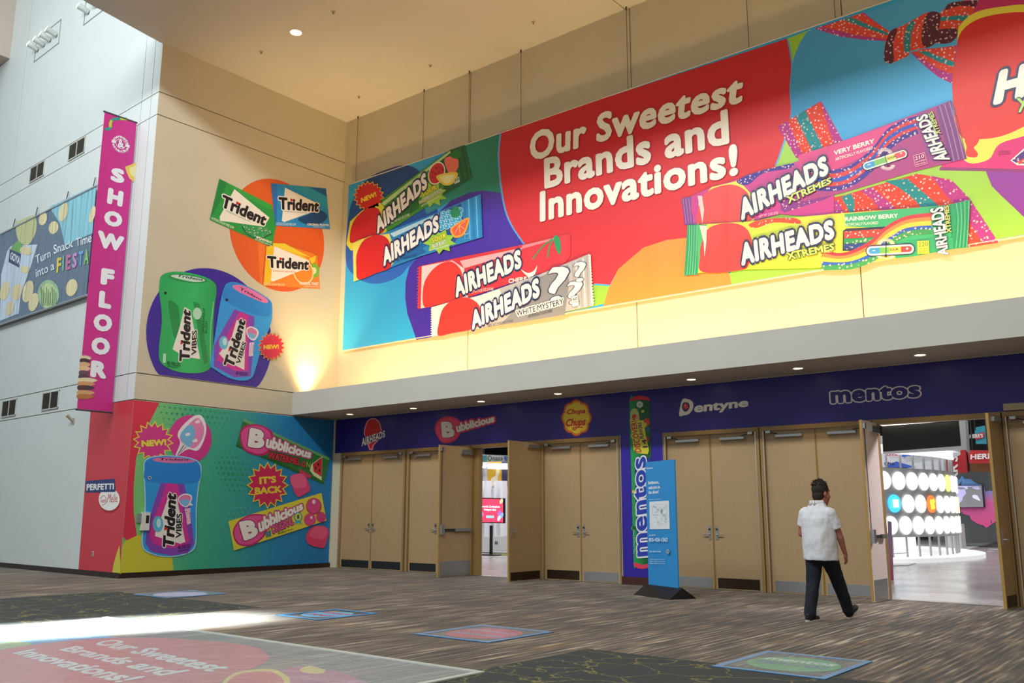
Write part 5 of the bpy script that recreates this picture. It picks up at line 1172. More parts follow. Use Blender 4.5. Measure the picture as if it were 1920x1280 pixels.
# ================================================================== SIGN STAND
PZ = Plane((0, 0, .17), (1, 0, 0), (0, 1, 0))
a_ = PZ.px(1216, 1096); b_ = PZ.px(1272, 1103); A3 = np.array((a_[0], a_[1], .17)); B3 = np.array((b_[0], b_[1], .17)); ud = (B3 - A3) / np.linalg.norm(B3 - A3)
PL_T = Plane(A3 - np.array((0, 0, .17)), ud, (0, 0, 1)); Wd = float(np.linalg.norm(B3 - A3)); Ht = float(PL_T.px(1212, 866)[1])
st = thing('sign_stand', tuple((A3 + B3) / 2 * (1, 1, 0)), 'freestanding sky blue sign board with floor plan on a black foot', 'sign')
mb = MB(); pbox(mb, PL_T, 0, Wd, .15, Ht, -.022, 0, mat('2f8fd0', .5)); mb.build('sign_panel', st)
n3 = Vector(PL_T.n); e = .10
p0 = Vector(PL_T.at(-e, 0, .26)); p1 = Vector(PL_T.at(-e, 0, -.30)); p2 = Vector(PL_T.at(-e, .185, -.011))
MB().prism([p0, p1, p2], Vector(ud) * (Wd + 2 * e), mat('121214', .5)).build('sign_foot', st)
g = Art(PL_T, 0.002, step=.0004)
def T(s_, q, b=.03, c='e8f2fa'): g.text(s_, q, c, bold=b, n=6, res=2)
g.zoom(1160, 730, 3.2); T('Freeman', [(168, 478), (205, 475), (205, 464), (168, 467)])
T('Exhibitors,', [(178, 572), (243, 568), (243, 545), (178, 550)], .05); T('welcome to', [(179, 600), (250, 594), (250, 573), (179, 578)], .05); T('the show!', [(180, 628), (241, 624), (241, 601), (180, 606)], .05)
T('Scan for the floor plan', [(184, 664), (257, 660), (257, 654), (184, 658)])
g.poly([(186, 673), (303, 666), (309, 836), (189, 838)], 'e6eaee')
rb = random.Random(4)
g.line([(205, 700), (222, 690), (250, 688), (292, 690), (292, 800), (240, 812), (232, 770), (205, 745)], 1.6, '9aa4ae', closed=True)
for k in range(60):
    x = 208 + rb.random() * 78; y = 696 + rb.random() * 100
    if x < 232 and y > 760: continue
    g.line([(x, y), (x + 4 + rb.random() * 6, y)], 2.2, 'b4bcc4')
g.line([(262, 738), (268, 715)], 4, '30343a')
T('Need help? Call', [(192, 880), (228, 878), (228, 868), (192, 870)]); T('855-426-1362', [(190, 912), (303, 912), (303, 888), (190, 890)], .03)
T('Chat with us online', [(193, 975), (262, 975), (262, 966), (193, 966)]); g.ell((305, 971), 8, 14, 'c8c0a8'); g.ell((305, 971), 5, 9, '5a8aa8')
for k in range(3): T('Exhibitor support is here for you', [(196, 1022 + k * 12), (287, 1024 + k * 12), (287, 1017 + k * 12), (196, 1015 + k * 12)], .01)
g.build('printed_text', st)

# ================================================================== FLOOR GRAPHICS
FILM = mat('c9d0d2', .22, kind='film', alpha=.22); TAPE = mat('4a9ad8', .4)
def sticker(cx, cy, w, h, label, disc, words, wc, rot=0.0):
    t = thing('floor_sticker', (cx, cy, .003), label, 'floor sticker', None)
    mb = MB(); b = .07
    for lo, hi in (((-w / 2, -h / 2, .003), (w / 2, -h / 2 + b, .006)), ((-w / 2, h / 2 - b, .003), (w / 2, h / 2, .006)), ((-w / 2, -h / 2 + b, .003), (-w / 2 + b, h / 2 - b, .006)), ((w / 2 - b, -h / 2 + b, .003), (w / 2, h / 2 - b, .006))): mb.box(lo, hi, TAPE)
    mb.build('tape_border', t, True)
    a = Art(PL_F, .0045, rough=.35); a.ring((cx, cy), w * .40, disc, 40)
    for (wd, y, c) in words:
        L_ = w * .32
        a.text(wd, None, c, bold=.05, n=6, warp=lambda u, v, y=y: np.array((cx - L_ + 2 * L_ * u, cy + y + .16 * v)))
    a.build('printed_disc', t)
    if w > 1:
        mb = MB(); mb.box((-w / 2, -h / 2, .009), (w / 2, h / 2, .0095), FILM); mb.build('plastic_film', t, True)
    return t
def fl_pt(x, y): q = PL_F.px(x, y); return float(q[0]), float(q[1])
sticker(*fl_pt(338, 1114), 1.15, 1.15, 'pale lilac floor sticker nearest the mural', 'd0ccf0', (('WELCOME', .02, 'e8e4f4'),), 0)
sticker(*fl_pt(614, 1152), 0.92, 1.1, 'blue disc floor sticker at the tip of the sunlit streak', '6cb8e0', (('AIRHEADS', .08, 'c83a5a'), ('CANDY', -.2, 'c83a5a')), 0)
sticker(-7.37, 8.52, 1.16, 1.22, 'red disc floor sticker in the middle of the carpet', 'd8485c', (('Bubblicious', .1, 'b8a8c8'), ('bubble gum', -.22, '8fb0d0')), 0)
sticker(-3.62, 8.70, 1.08, 1.26, 'green disc floor sticker at the front right', '5cb870', (('mentos', .1, 'f0f0f0'), ('MENTOS', -.12, '6a70a8')), 0)
t = thing('floor_graphic', (-8.5, 4.3, 0), 'large red slogan graphic on the carpet under creased plastic film', 'floor graphic')
a = Art(PL_F, .0035, rough=.4); a.zoom(0, 1100, 2.743)
a.poly([(-300, 290), (0, 268), (250, 240), (480, 240), (620, 262), (480, 272), (230, 295), (0, 340), (-300, 380)], '3f9ad0')
a.poly([(-60, 300), (60, 278), (160, 288), (150, 305), (20, 325), (-60, 330)], 'a8c070')
a.blob([(-500, 420), (0, 325), (230, 292), (480, 268), (800, 262), (1100, 280), (1290, 306), (1372, 345), (1378, 380), (1310, 415), (1240, 438), (1130, 494), (900, 600), (-500, 640)], 'd03a44')
a.blob([(1140, 520), (1180, 460), (1260, 432), (1400, 425), (1470, 455), (1500, 494), (1460, 560), (1250, 600)], 'e0d048'); a.blob([(1160, 520), (1200, 465), (1270, 442), (1380, 436), (1440, 462), (1460, 500), (1430, 560), (1250, 590)], 'd83a3c')
a.poly([(1440, 430), (1540, 408), (1760, 440), (1900, 500), (1900, 620), (1500, 600), (1490, 470)], 'b8407c'); a.blob([(1540, 430), (1590, 408), (1670, 430), (1650, 448), (1580, 445)], 'e0d058')
a.zoom(0, 853, 3)
for s_, q in (('Our Sweetest', [(512, 1062), (1175, 1222), (1345, 1192), (640, 1035)]), ('Brands and', [(330, 1098), (900, 1245), (1075, 1215), (430, 1075)]), ('Innovations!', [(65, 1118), (660, 1285), (830, 1250), (190, 1092)])):
    a.text(s_, q, 'e6e8e6', bold=.05, n=8)
a.build('printed_design', t)
FM2 = mat('d2d8d8', .2, kind='film', alpha=.46)
mb = MB(); nx, ny = 90, 60; x0, x1, y0, y1 = -12.4, -5.58, 1.6, 6.42
grid = [[mb.bm.verts.new((x0 + (x1 - x0) * i / nx, y0 + (y1 - y0) * j / ny, .010 + .004 * (math.sin(i * .9 + 3 * math.sin(j * .35)) * math.sin(j * .7 + math.sin(i * .23) * 2)) + .002 * random.random())) for j in range(ny + 1)] for i in range(nx + 1)]
for i in range(nx):
    for j in range(ny): mb.bm.faces.new((grid[i][j], grid[i + 1][j], grid[i + 1][j + 1], grid[i][j + 1]))
mb.mats = [FM2]; mb.build('plastic_film', t, smooth=True)
mb = MB(); tm = mat('d8dcd2', .35, kind='film', alpha=.75)
mb.box((x0, y1 - .05, .006), (x1 + .02, y1 + .02, .018), tm); mb.box((x1 - .05, y0, .006), (x1 + .02, y1 - .05, .018), tm); mb.build('film_edge', t)

# ================================================================== EXHIBITION HALL
def hp(y): return Plane((0, y, 0), (1, 0, 0), (0, 0, 1))
def slab(name, y, pts, m, par=None, th=.12, zm=(0, 0, 1)):
    """upright board at depth y whose outline is given by picture points"""
    pl = hp(y); x0, y0, sc = zm
    q = [pl.px(x0 + p[0] / sc, y0 + p[1] / sc) for p in pts]
    mb = MB(); mb.prism([pl.at(u, max(v, 0), 0) for u, v in q], (0, th, 0), m if not isinstance(m, str) else mat(m, .6)); return mb.build(name, par)
ZR = (1640, 760, 6.4)
# ring booth with glowing discs
dep = 37.0; cdir = cR * (1309 - 960) / FPX + cF; cdir = cdir / (cdir @ cF)
cdir[2] = 0; hf_ = np.array((cF[0], cF[1])) / np.hypot(cF[0], cF[1])
ctr = cdir[:2] / np.hypot(cdir[0], cdir[1]) * dep; RB = 9.0
th0 = math.atan2(-ctr[1], -ctr[0])                       # direction from centre to camera
def ringpt(th, r, z): return Vector((ctr[0] + r * math.cos(th0 + th), ctr[1] + r * math.sin(th0 + th), z))
bo = thing('exhibition_booth', tuple(ctr) + (0,), 'white curved exhibition booth with rows of glowing discs', 'booth')
def arcwall(name, r, z0, z1, t0, t1, m, th=.1, n=40, par=None):
    mb = MB(); i = mb.mi(m)
    for k in range(n):
        a, b = t0 + (t1 - t0) * k / n, t0 + (t1 - t0) * (k + 1) / n
        P = [ringpt(a, r, z0), ringpt(b, r, z0), ringpt(b, r, z1), ringpt(a, r, z1)]; Q = [ringpt(a, r - th, z0), ringpt(b, r - th, z0), ringpt(b, r - th, z1), ringpt(a, r - th, z1)]
        vs = [mb.bm.verts.new(p) for p in P + Q]
        for f_ in ((0, 1, 2, 3), (4, 5, 6, 7), (0, 1, 5, 4), (3, 2, 6, 7)): mb.bm.faces.new([vs[k_] for k_ in f_]).material_index = i
    return mb.build(name, par)
D2 = math.radians
arcwall('disc_wall', RB, .74, 2.86, D2(34), D2(100), mat('a8a9a6', .6), par=bo)
arcwall('canopy_ring', RB + .25, 3.55, 3.80, D2(30), D2(110), mat('e8ecf0', .5), .5, par=bo)
arcwall('light_band', RB + .05, 3.30, 3.52, D2(30), D2(70), mat('ffffff', .5, emit=1.6), .15, par=bo)
arcwall('platform_edge', RB + .75, 0, .14, D2(20), D2(130), mat('f4f4f4', .5, emit=.5), 2.2, par=bo)
q_ = [fl_pt(*p) for p in ((1560, 1064), (1702, 1060), (1865, 1017), (1880, 1012.5), (1560, 1012.5))]
MB().prism([(a, b, -.003) for a, b in q_], (0, 0, .02), mat('c9ccc8', .5)).build('booth_carpet', bo)
arcwall('light_band', RB - 1.2, .2, .75, D2(30), D2(64), mat('ffffff', .5, emit=1.0), .1, par=bo)
k = 0
for row, z in enumerate((2.46, 1.76, 1.10)):
    for j in range(13):
        th = D2((37.0, 39.4, 38.0)[row] + j * 4.2); c = ringpt(th, RB + .02, z); nrm = Vector((math.cos(th0 + th), math.sin(th0 + th), 0))
        col = 'ffffff'; e_ = 1.5
        if row == 1 and j == 3: col, e_ = 'ee7a38', 1.1
        elif row == 1 and j == 0: col, e_ = '3fb4e8', 1.3
        elif (row == 0 and j == 6) or (row == 1 and j == 8): col, e_ = 'eef07a', 1.4
        pn = MB().cyl(c, c + nrm * .04, .275, mat(col, .5, emit=e_), 24).build('disc_panel', bo)
        if row == 1 and j == 3:
            for dz, dx in ((0, 0), (.08, .08), (-.08, .07), (.06, -.09), (-.09, -.06)): MB().ball(c + nrm * .04 + Vector((-nrm.y * dx, nrm.x * dx, dz)), .06, mat('ffe24a', .5, emit=1.2), (.8, .8, 1.4), 10).build('yellow_mark', pn)
        if row == 1 and j == 0: MB().box(c + nrm * .05 - Vector((.08, .08, .12)), c + nrm * .05 + Vector((.08, .08, .12)), mat('f4f8fa', .5, emit=1)).build('white_mark', pn)
for j in range(14):
    th = D2(34.5 + j * 4.2); MB().cyl(ringpt(th, RB - .06, .14), ringpt(th, RB - .06, 3.55), .035, mat('b4b6b6', .5), 8).build('booth_post', bo)
# dark screen back over the booth, with white frame and boards
t = thing('hanging_screen', (-6.6, 25, 3.2), 'big black panel hung in a white frame above the booth', 'screen')
slab('screen_panel', 25, [(88, 250), (1010, 190), (1040, 487), (98, 560)], mat('1c1d1c', .7), t, zm=ZR, th=.3); slab('screen_frame', 24.9, [(1010, 180), (1085, 172), (1108, 560), (1090, 520), (98, 578), (95, 556), (1038, 484)], mat('e6e9ea', .5), t, zm=ZR, th=.3)
slab('light_strip', 24.8, [(60, 215), (550, 190), (700, 172), (930, 155), (925, 175), (70, 240)], mat('fdf6e6', .5, emit=2.2), t, zm=ZR, th=.2)
t = thing('hanging_sign', (-5.6, 44, 5), 'white and blue snack sign hung over the booth', 'sign')
slab('sign_board', 47, [(60, 560), (650, 530), (650, 640), (850, 640), (860, 780), (60, 830)], mat('d9dde2', .6), t, zm=ZR)
g = Art(hp(46.9), .02); g.zoom(*ZR)
g.poly([(345, 562), (495, 553), (495, 620), (320, 615)], '3563c8'); g.poly([(495, 553), (525, 551), (525, 618), (495, 620)], 'c83a2c'); g.poly([(525, 551), (600, 548), (600, 620), (525, 618)], 'd8c898'); g.poly([(600, 548), (622, 547), (622, 625), (600, 622)], 'c83a2c')
g.poly([(110, 745), (260, 670), (500, 740), (380, 745)], '3a5ac0'); g.poly([(110, 740), (420, 745), (380, 752), (110, 762)], '20242c')
g.text('UTZ', [(148, 605), (285, 600), (290, 560), (150, 568)], 'c8283c', bold=.06); g.text('Utz', [(118, 725), (240, 715), (245, 672), (118, 680)], '23306a', bold=.06)
g.build('printed_design', t)
for nm, lab, pts, col, fnc in (('hanging_sign', 'red vertical snack sign between booth and mural wall', [(832, 528), (1088, 510), (1118, 810), (852, 800)], 'b8262c', lambda g: g.text("HERR'S", [(1000, 1100), (1000, 600), (885, 600), (895, 1100)], 'e8e0dc', bold=.05)),
                               ('hanging_sign', 'red bordered snack sign beside the door leaf', [(1112, 535), (1420, 540), (1420, 690), (1135, 695)], 'c02a30', lambda g: g.text("HERR'S", [(1150, 648), (1500, 636), (1500, 560), (1150, 585)], 'f2ecea', bold=.05)),
                               ('hanging_sign', 'teal snack sign high beside the door leaf', [(1195, 265), (1400, 225), (1400, 460), (1215, 460)], '3aa0b4', None)):
    YY_ = 46.6 if 'teal' in lab else 45 if 'vertical' in lab else 44.4; t = thing(nm, (-4, YY_, 5), lab, 'sign'); slab('sign_board', YY_, pts, mat(col, .5), t, zm=ZR); g = Art(hp(YY_ - .05), .01); g.zoom(*ZR)
    if fnc: fnc(g)
    else: g.poly([(1210, 345), (1315, 315), (1315, 385), (1210, 415)], 'c8303a'); g.text("HERR'S", [(1140, 395), (1300, 385), (1300, 335), (1140, 345)], 'f0e8e6', bold=.06)
    g.build('printed_text', t)
tag(slab('sign_board', 45.0, [(1140, 700), (1420, 690), (1420, 800), (1145, 790)], mat('7a4a24', .6), t, zm=ZR))
def hang(t, x, y, z0):
    MB().cyl((x, y, z0), (x, y, 10.0), .03, M_DARK, 6).build('hanging_rod', t)
for o_ in list(bpy.data.objects):
    if o_.parent is None and o_.name.split('.')[0] in ('hanging_sign', 'hanging_screen'):
        c_ = [o_.matrix_parent_inverse] and [v.co for ch in o_.children if ch.type == 'MESH' and ch.name.startswith(('sign_board', 'screen_panel')) for v in ch.data.vertices]
        xs = [c.x for c in c_]; ys = [c.y for c in c_]; zs = [c.z for c in c_]
        for x_ in (min(xs) * .8 + max(xs) * .2, min(xs) * .2 + max(xs) * .8): hang(o_, x_, sum(ys) / len(ys), max(zs) - .3)
# mural wall with television
GY = 46.0; t = thing('hall_partition', (-3, GY, 0), 'grey partition wall painted with a blue and pink sky', 'partition')
slab('partition_panel', GY, [(700, 800), (1500, 780), (1500, 1640), (700, 1620)], mat('5c5e60', .8), t, zm=ZR, th=.2)
g = Art(hp(GY), .02); g.zoom(*ZR)
skym = ramp_mat('print_hall_sky', 'Z', [(.8, 'ff5fa0'), (2.0, 'f070b4'), (2.6, '7fa8e8'), (3.6, '4aa4ec')])
g.poly([(860, 960), (900, 920), (960, 880), (1020, 890), (1050, 840), (1080, 880), (1150, 880), (1200, 920), (1240, 940), (1310, 960), (1330, 1030), (1390, 1020), (1500, 1040), (1500, 1360), (1440, 1400), (1340, 1470), (1310, 1440), (1240, 1420), (1160, 1370), (1140, 1320), (1060, 1300), (1000, 1290), (930, 1320), (860, 1280)], skym)
for q in ([(1010, 1290), (1060, 1270), (1050, 1320)], [(1390, 1400), (1400, 1360), (1410, 1420)], [(1000, 960), (1050, 900), (1040, 960)]): g.poly(q, '5c5e60')
g.build('painted_sky', t)
t2 = thing('television', (-3, GY - .3, 2), 'wide flat television on the painted partition', 'television')
slab('screen_case', GY - .14, [(865, 958), (1300, 955), (1322, 1222), (880, 1228)], mat('23242a', .5), t2, zm=ZR, th=.14)
g = Art(hp(GY - .15), .02, emit=.55); g.zoom(*ZR)
g.poly([(868, 964), (1285, 962), (1305, 1216), (884, 1222)], 'b9b6e4'); g.poly([(990, 1219), (1010, 1180), (1050, 1140), (1060, 1100), (1100, 1050), (1080, 1000), (1030, 1010), (960, 975), (1070, 985), (1120, 975), (1285, 966), (1304, 1214)], '7f7f84'); g.poly([(1170, 1080), (1200, 1068), (1235, 1080), (1275, 1145), (1240, 1135), (1175, 1105)], 'd8dcf0'); g.poly([(1070, 975), (1110, 970), (1120, 1000), (1095, 1005)], 'c8c8ec'); g.poly([(1160, 985), (1240, 972), (1275, 1000), (1230, 1010), (1200, 1000)], 'b8b4d8'); g.build('screen_picture', t2)
t = thing('display_plinth', (-4.5, 40, 0), 'white display plinth with small bottles on top', 'plinth')
pl = hp(43.2); q0 = pl.px(1775, 1012); q1 = pl.px(1802, 1012); zt = pl.px(1790, 982)[1]
box_obj('plinth_body', (q0[0], 43.2, 0), (q1[0], 44.0, zt), mat('e6e4e6', .5), t)
for k in range(5): tag(MB().cyl((q0[0] + .15 + k * .09, 43.5, zt), (q0[0] + .15 + k * .09, 43.5, zt + .42), .045, mat('dfe8c8', .3), 8, r2=.02).build('bottle'), 'small pale bottle standing on the white plinth', 'bottle', 'bottles on the white plinth')
# partly hidden column sign beside the door leaf
t = thing('banner_stand', (-6.2, 20, 0), 'narrow purple and pink banner stand just inside the right doorway', 'banner')
slab('banner_panel', 21, [(1664, 976), (1671, 978), (1676, 1100), (1667, 1100)], ramp_mat('print_stand', 'Z', [(0, 'f06aa0'), (.6, 'e0b0e0'), (1.2, 'b8b0e8')]), t, th=.03)
rs = random.Random(5)
for px_, py_ in ((1819, 1031), (1834, 1036), (1853, 1029), (1851, 1033), (1861, 1029.5)):
    x, y = fl_pt(px_, py_)
    tag(box_obj('paper_scrap', (x, y, -.004), (x + .12 + .1 * rs.random(), y + .1, .012), mat('f0eef0', .6)), 'white scrap of litter on the hall floor beyond the right doorway', 'litter', 'scraps on the hall floor')
# left view: television stand, white towers and hanging sign
ZL2 = (840, 840, 5.333)
t = thing('television', (-22, 24, 1.4), 'television on a stand showing a pink quiz slide', 'television')
slab('screen_case', 24.5, [(262, 493), (560, 500), (560, 750), (262, 745)], mat('17171a', .4), t, zm=ZL2, th=.08)
g = Art(hp(24.48), .01, emit=.9); g.zoom(*ZL2)
g.poly([(272, 503), (552, 510), (552, 742), (272, 738)], 'e8486a'); 
for p, c in (((320, 530), 'b8d860'), ((535, 530), 'c8d8a0'), ((315, 640), '9ac0f0'), ((340, 665), 'd890d8'), ((325, 700), 'a8e0c8'), ((515, 650), 'a878d8'), ((540, 670), '88b8f0'), ((512, 700), 'e0e8f0')): g.ell(p, 15, 28, c, .3)
g.text("Ferrara's Confections", [(330, 592), (520, 596), (520, 572), (330, 568)], 'ffffff', bold=.05, n=6); g.text('Category Quiz', [(362, 628), (485, 632), (485, 606), (362, 602)], 'ffffff', bold=.05, n=6); g.poly([(385, 672), (462, 674), (462, 698), (385, 697)], '9fdbe8')
g.build('screen_picture', t); pl = hp(24.55); u_, v_ = pl.px(918, 985)
box_obj('stand_post', (u_ - .04, 24.6, 0), (u_ + .04, 24.68, v_), M_DARK, t); box_obj('stand_foot', (u_ - .35, 24.4, 0), (u_ + .35, 24.9, .03), M_DARK, t)
t = thing('reception_counter', (-23, 27, 0), 'long white counter cabinet behind the pink television', 'counter')
slab('counter_body', 26, [(240, 885), (560, 880), (590, 872), (640, 872), (640, 1020), (500, 1030), (240, 1030)], mat('e4e4e6', .5), t, zm=ZL2, th=.7)
for x in (470, 486): slab('door_pull', 25.97, [(x, 932), (x + 4, 932), (x + 4, 960), (x, 960)], M_DARK, t, zm=ZL2, th=.03)
t = thing('exhibition_booth', (-23, 28.5, 0), 'white booth wall with lit shelf and yellow graphic seen through the left doorway', 'booth')
slab('back_wall', 29, [(200, 120), (640, 120), (640, 1000), (200, 1000)], mat('dcdce4', .6), t, zm=ZL2, th=.2)
slab('light_strip', 28.6, [(250, 180), (365, 182), (365, 196), (250, 195)], mat('ffffff', .5, emit=3), t, zm=ZL2, th=.1); slab('light_strip', 28.6, [(395, 186), (590, 190), (590, 210), (395, 205)], mat('ffffff', .5, emit=3), t, zm=ZL2, th=.1)
slab('shelf_beam', 28.65, [(240, 145), (640, 150), (640, 190), (240, 180)], mat('e2e0ea', .5), t, zm=ZL2, th=.3)
for x0_, x1_ in ((300, 322), (362, 388), (460, 480), (520, 545)): slab('tower_panel', 28.3, [(x0_, 330), (x1_, 325), (x1_, 880), (x0_, 880)], mat('ececf0', .5), t, zm=ZL2, th=.3)
g = Art(hp(29), .03); g.zoom(*ZL2)
g.poly([(398, 195), (540, 200), (538, 380), (400, 385)], 'e8b838'); g.poly([(410, 380), (440, 300), (480, 270), (490, 210), (520, 215), (500, 320), (450, 385)], 'f2e8d0'); g.poly([(400, 130), (540, 135), (540, 160), (400, 158)], 'e8b020'); g.poly([(540, 130), (640, 130), (640, 385), (545, 380)], '3c3a5c')
g.poly([(300, 200), (360, 200), (350, 320), (300, 320)], 'cfc4ea'); g.ell((428, 425), 18, 26, '3fb890'); g.poly([(555, 470), (640, 470), (640, 865), (560, 862)], 'b9a4d0'); g.poly([(408, 760), (436, 760), (440, 870), (405, 868)], 'b89030'); g.poly([(415, 420), (432, 420), (430, 440), (415, 440)], 'd8e8e0'); g.build('printed_design', t)
t = thing('hanging_sign', (-22, 24, 3), 'pale green hanging sign seen through the left doorway', 'sign')
slab('sign_board', 24, [(340, 62), (640, 75), (640, 130), (345, 138)], mat('d4dcd8', .5), t, zm=ZL2, th=.1); slab('sign_board', 24.2, [(240, 55), (322, 60), (322, 140), (240, 130)], mat('7a7058', .5), t, zm=ZL2, th=.1)
g = Art(hp(24), .01); g.zoom(*ZL2); g.poly([(342, 75), (390, 70), (392, 128), (346, 133)], '5aa0b8'); g.poly([(350, 130), (388, 90), (390, 128)], '6ab88a'); g.text('Onasis', [(400, 125), (550, 120), (548, 75), (398, 72)], '2a2a30', bold=.0, n=4); g.poly([(560, 80), (600, 80), (590, 125), (565, 122)], '5a80c8'); g.build('printed_text', t)
x_, y_ = fl_pt(939, 1041); t = thing('plant_sprig', (x_, y_, 0), 'small yellow green sprig lying on the hall floor by the left doorway', 'plant')
mb = MB(); rs = random.Random(8)
for k in range(14):
    a = rs.random() * 2 * PI; mb.cyl((x_, y_, -.003), (x_ + .35 * math.cos(a), y_ + .2 * math.sin(a), .03 + .05 * rs.random()), .02, mat('8a9040', .7), 5, r2=.004)
mb.build('leaves', t)
t = bpy.data.objects['hanging_sign.004']; pl = hp(24.08)
for xx in (360, 620): u_, v_ = pl.px(840 + xx / 5.333, 840 + 80 / 5.333); hang(t, u_, 24.06, v_)
u_, v_ = hp(24.2).px(840 + 290 / 5.333, 840 + 70 / 5.333); hang(t, u_, 24.25, v_)
# ================================================================== THE WALKING MAN
av = np.array((cR[0], cR[1])) / np.hypot(cR[0], cR[1]); bv = np.array((-av[1], av[0]))
HD = math.radians(50)
fw = av * math.sin(HD) + bv * math.cos(HD); rt = av * math.cos(HD) - bv * math.sin(HD)
PB = np.array((-4.72, 12.45))
def L(F, Rr, z): p = PB + fw * F + rt * Rr; return Vector((p[0], p[1], z))
RB3 = Matrix(((rt[0], fw[0], 0), (rt[1], fw[1], 0), (0, 0, 1)))       # columns: right, forward, up
man = thing('person', tuple(L(0, 0, 0)), 'man in white polo shirt and dark jeans walking toward the open doorway, head turned right', 'person')
def fuse(mb, name, vox, parent, m, smooth=4, noise=0.0, nscale=5.0):
    tmp = mb.build('tmp_shape'); md = tmp.modifiers.new('r', 'REMESH'); md.mode = 'VOXEL'; md.voxel_size = vox
    if smooth: s_ = tmp.modifiers.new('s', 'SMOOTH'); s_.iterations = smooth; s_.factor = .5
    dg = bpy.context.evaluated_depsgraph_get()
    me = bpy.data.meshes.new_from_object(tmp.evaluated_get(dg)); bpy.data.objects.remove(tmp)
    me.materials.clear(); me.materials.append(m)
    if noise:
        from mathutils import noise as mn
        nr = [v.normal.copy() for v in me.vertices]; cs = [v.co.copy() for v in me.vertices]
        for v, nn, cc_ in zip(me.vertices, nr, cs):
            q = Vector((cc_.x * nscale, cc_.y * nscale, cc_.z * nscale * .45)); v.co = cc_ + nn * noise * (mn.noise(q) + .5 * mn.noise(q * 2.3))
    for p in me.polygons: p.use_smooth = True
    me.name = name
    return link(name, me, parent)
def limb(mb, pts, m=None):
    for (a, ra), (b, rb_) in zip(pts, pts[1:]):
        mb.cyl(a, b, ra, SK, 16, r2=rb_)
    for a, ra in pts: mb.ball(a, ra, SK, n=16)
SK = mat('b06c60', .55); HAIR = mat('2c1d15', .8); SHIRT = mat('dcdadd', .85, kind='fabric'); JEAN = mat('10131f', .9, kind='denim')
# --- body: one continuous surface
HS = 1.16; hc = L(.07, .03, 1.695)                                  # head centre
fd = av * math.cos(math.radians(22)) + bv * math.sin(math.radians(22)); fd3 = Vector((fd[0], fd[1], -.08)).normalized()   # face direction
sd3 = Vector((fd[1], -fd[0], 0)).normalized(); up3 = sd3.cross(fd3).normalized()
def Hd(f, s_, u): return hc + (fd3 * f + sd3 * s_ + up3 * u) * HS
RH = Matrix((( fd3.x, sd3.x, up3.x), (fd3.y, sd3.y, up3.y), (fd3.z, sd3.z, up3.z)))
mb = MB()
mb.ball(Hd(-.005, 0, .035), .1 * HS, SK, (1.0, .80, 1.08), 24, RH); mb.ball(Hd(.030, 0, -.045), .085 * HS, SK, (.92, .80, 1.15), 20, RH)
mb.ball(Hd(.062, 0, -.115), .034 * HS, SK, (1, 1.1, .8), 12, RH)                                  # chin
mb.cyl(Hd(.094, 0, .030), Hd(.122, 0, -.026), .010, SK, 10, r2=.017); mb.ball(Hd(.120, 0, -.030), .017 * HS, SK, n=10)     # nose
mb.ball(Hd(.080, 0, .045), .035 * HS, SK, (.6, 1.6, .5), 12, RH)                                  # brow
mb.ball(Hd(.092, 0, -.072), .020 * HS, SK, (.7, 1.4, .6), 10, RH)                                 # lips
for s_ in (-1, 1):
    mb.ball(Hd(-.008, .083 * s_, -.005), .032 * HS, SK, (.65, .35, 1.0), 12, RH); mb.ball(Hd(.055, .05 * s_, -.035), .034 * HS, SK, (.8, .6, .9), 10, RH)
limb(mb, [(L(.0, 0, 1.46), .085), (hc + Vector((0, 0, -.09)) - fd3 * .03, .076)])
mb.ball(L(0, 0, 1.22), .2, SK, (.95, .68, 1.15), 20, RB3); mb.ball(L(0, 0, .98), .18, SK, (.95, .75, 1.0), 20, RB3)
S = {}
S['r'] = [(L(.0, .19, 1.43), .062), (L(.10, .26, 1.10), .046), (L(.19, .26, .90), .030)]
S['l'] = [(L(-.02, -.19, 1.43), .062), (L(.0, -.27, 1.15), .046), (L(.20, -.20, 1.06), .030)]
for k in 'rl': limb(mb, S[k])
limb(mb, [(L(.03, .10, .88), .095), (L(.26, .09, .49), .058), (L(.47, .09, .13), .042)]); limb(mb, [(L(.0, -.10, .88), .095), (L(-.06, -.09, .48), .058), (L(-.20, -.09, .11), .042)])
def hand(w, d, palm, side, curl):
    """w wrist, d pointing along the hand, palm normal, side = thumb side"""
    d = d.normalized(); palm = (palm - d * palm.dot(d)).normalized(); th = d.cross(palm).normalized() * side
    Rm = Matrix(((th.x, d.x, palm.x), (th.y, d.y, palm.y), (th.z, d.z, palm.z)))
    mb.ball(w + d * .05, .05, SK, (.84, 1.05, .36), 14, Rm)
    for i, (off, ln) in enumerate(((.030, .070), (.011, .078), (-.009, .073), (-.028, .058))):
        p = w + d * .088 + th * off; dd = d.copy(); r = .0092
        for j in range(3):
            dd = (dd + palm * curl * (.35 + .4 * j)).normalized(); q = p + dd * ln * (.45, .32, .25)[j]
            mb.cyl(p, q, r, SK, 8, r2=r * .9); mb.ball(q, r * .93, SK, n=8); p = q; r *= .9
    p = w + d * .025 + th * .030; q = p + (d * .55 + th * .6 + palm * .25).normalized() * .042; q2 = q + (d * .9 + th * .15 + palm * .35).normalized() * .032
    mb.cyl(p, q, .013, SK, 8, r2=.011); mb.ball(q, .011, SK, n=8); mb.cyl(q, q2, .011, SK, 8, r2=.009); mb.ball(q2, .0095, SK, n=8)
f3 = Vector((fw[0], fw[1], 0)); r3 = Vector((rt[0], rt[1], 0))
hand(S['r'][2][0], Vector((0, 0, -1)) + f3 * .25, -r3, 1, .45)
hand(S['l'][2][0], f3 * 1.0 + Vector((0, 0, .1)), Vector((0, 0, -1)), 1, .6)
body = fuse(mb, 'body', .006, man, SK, 2)
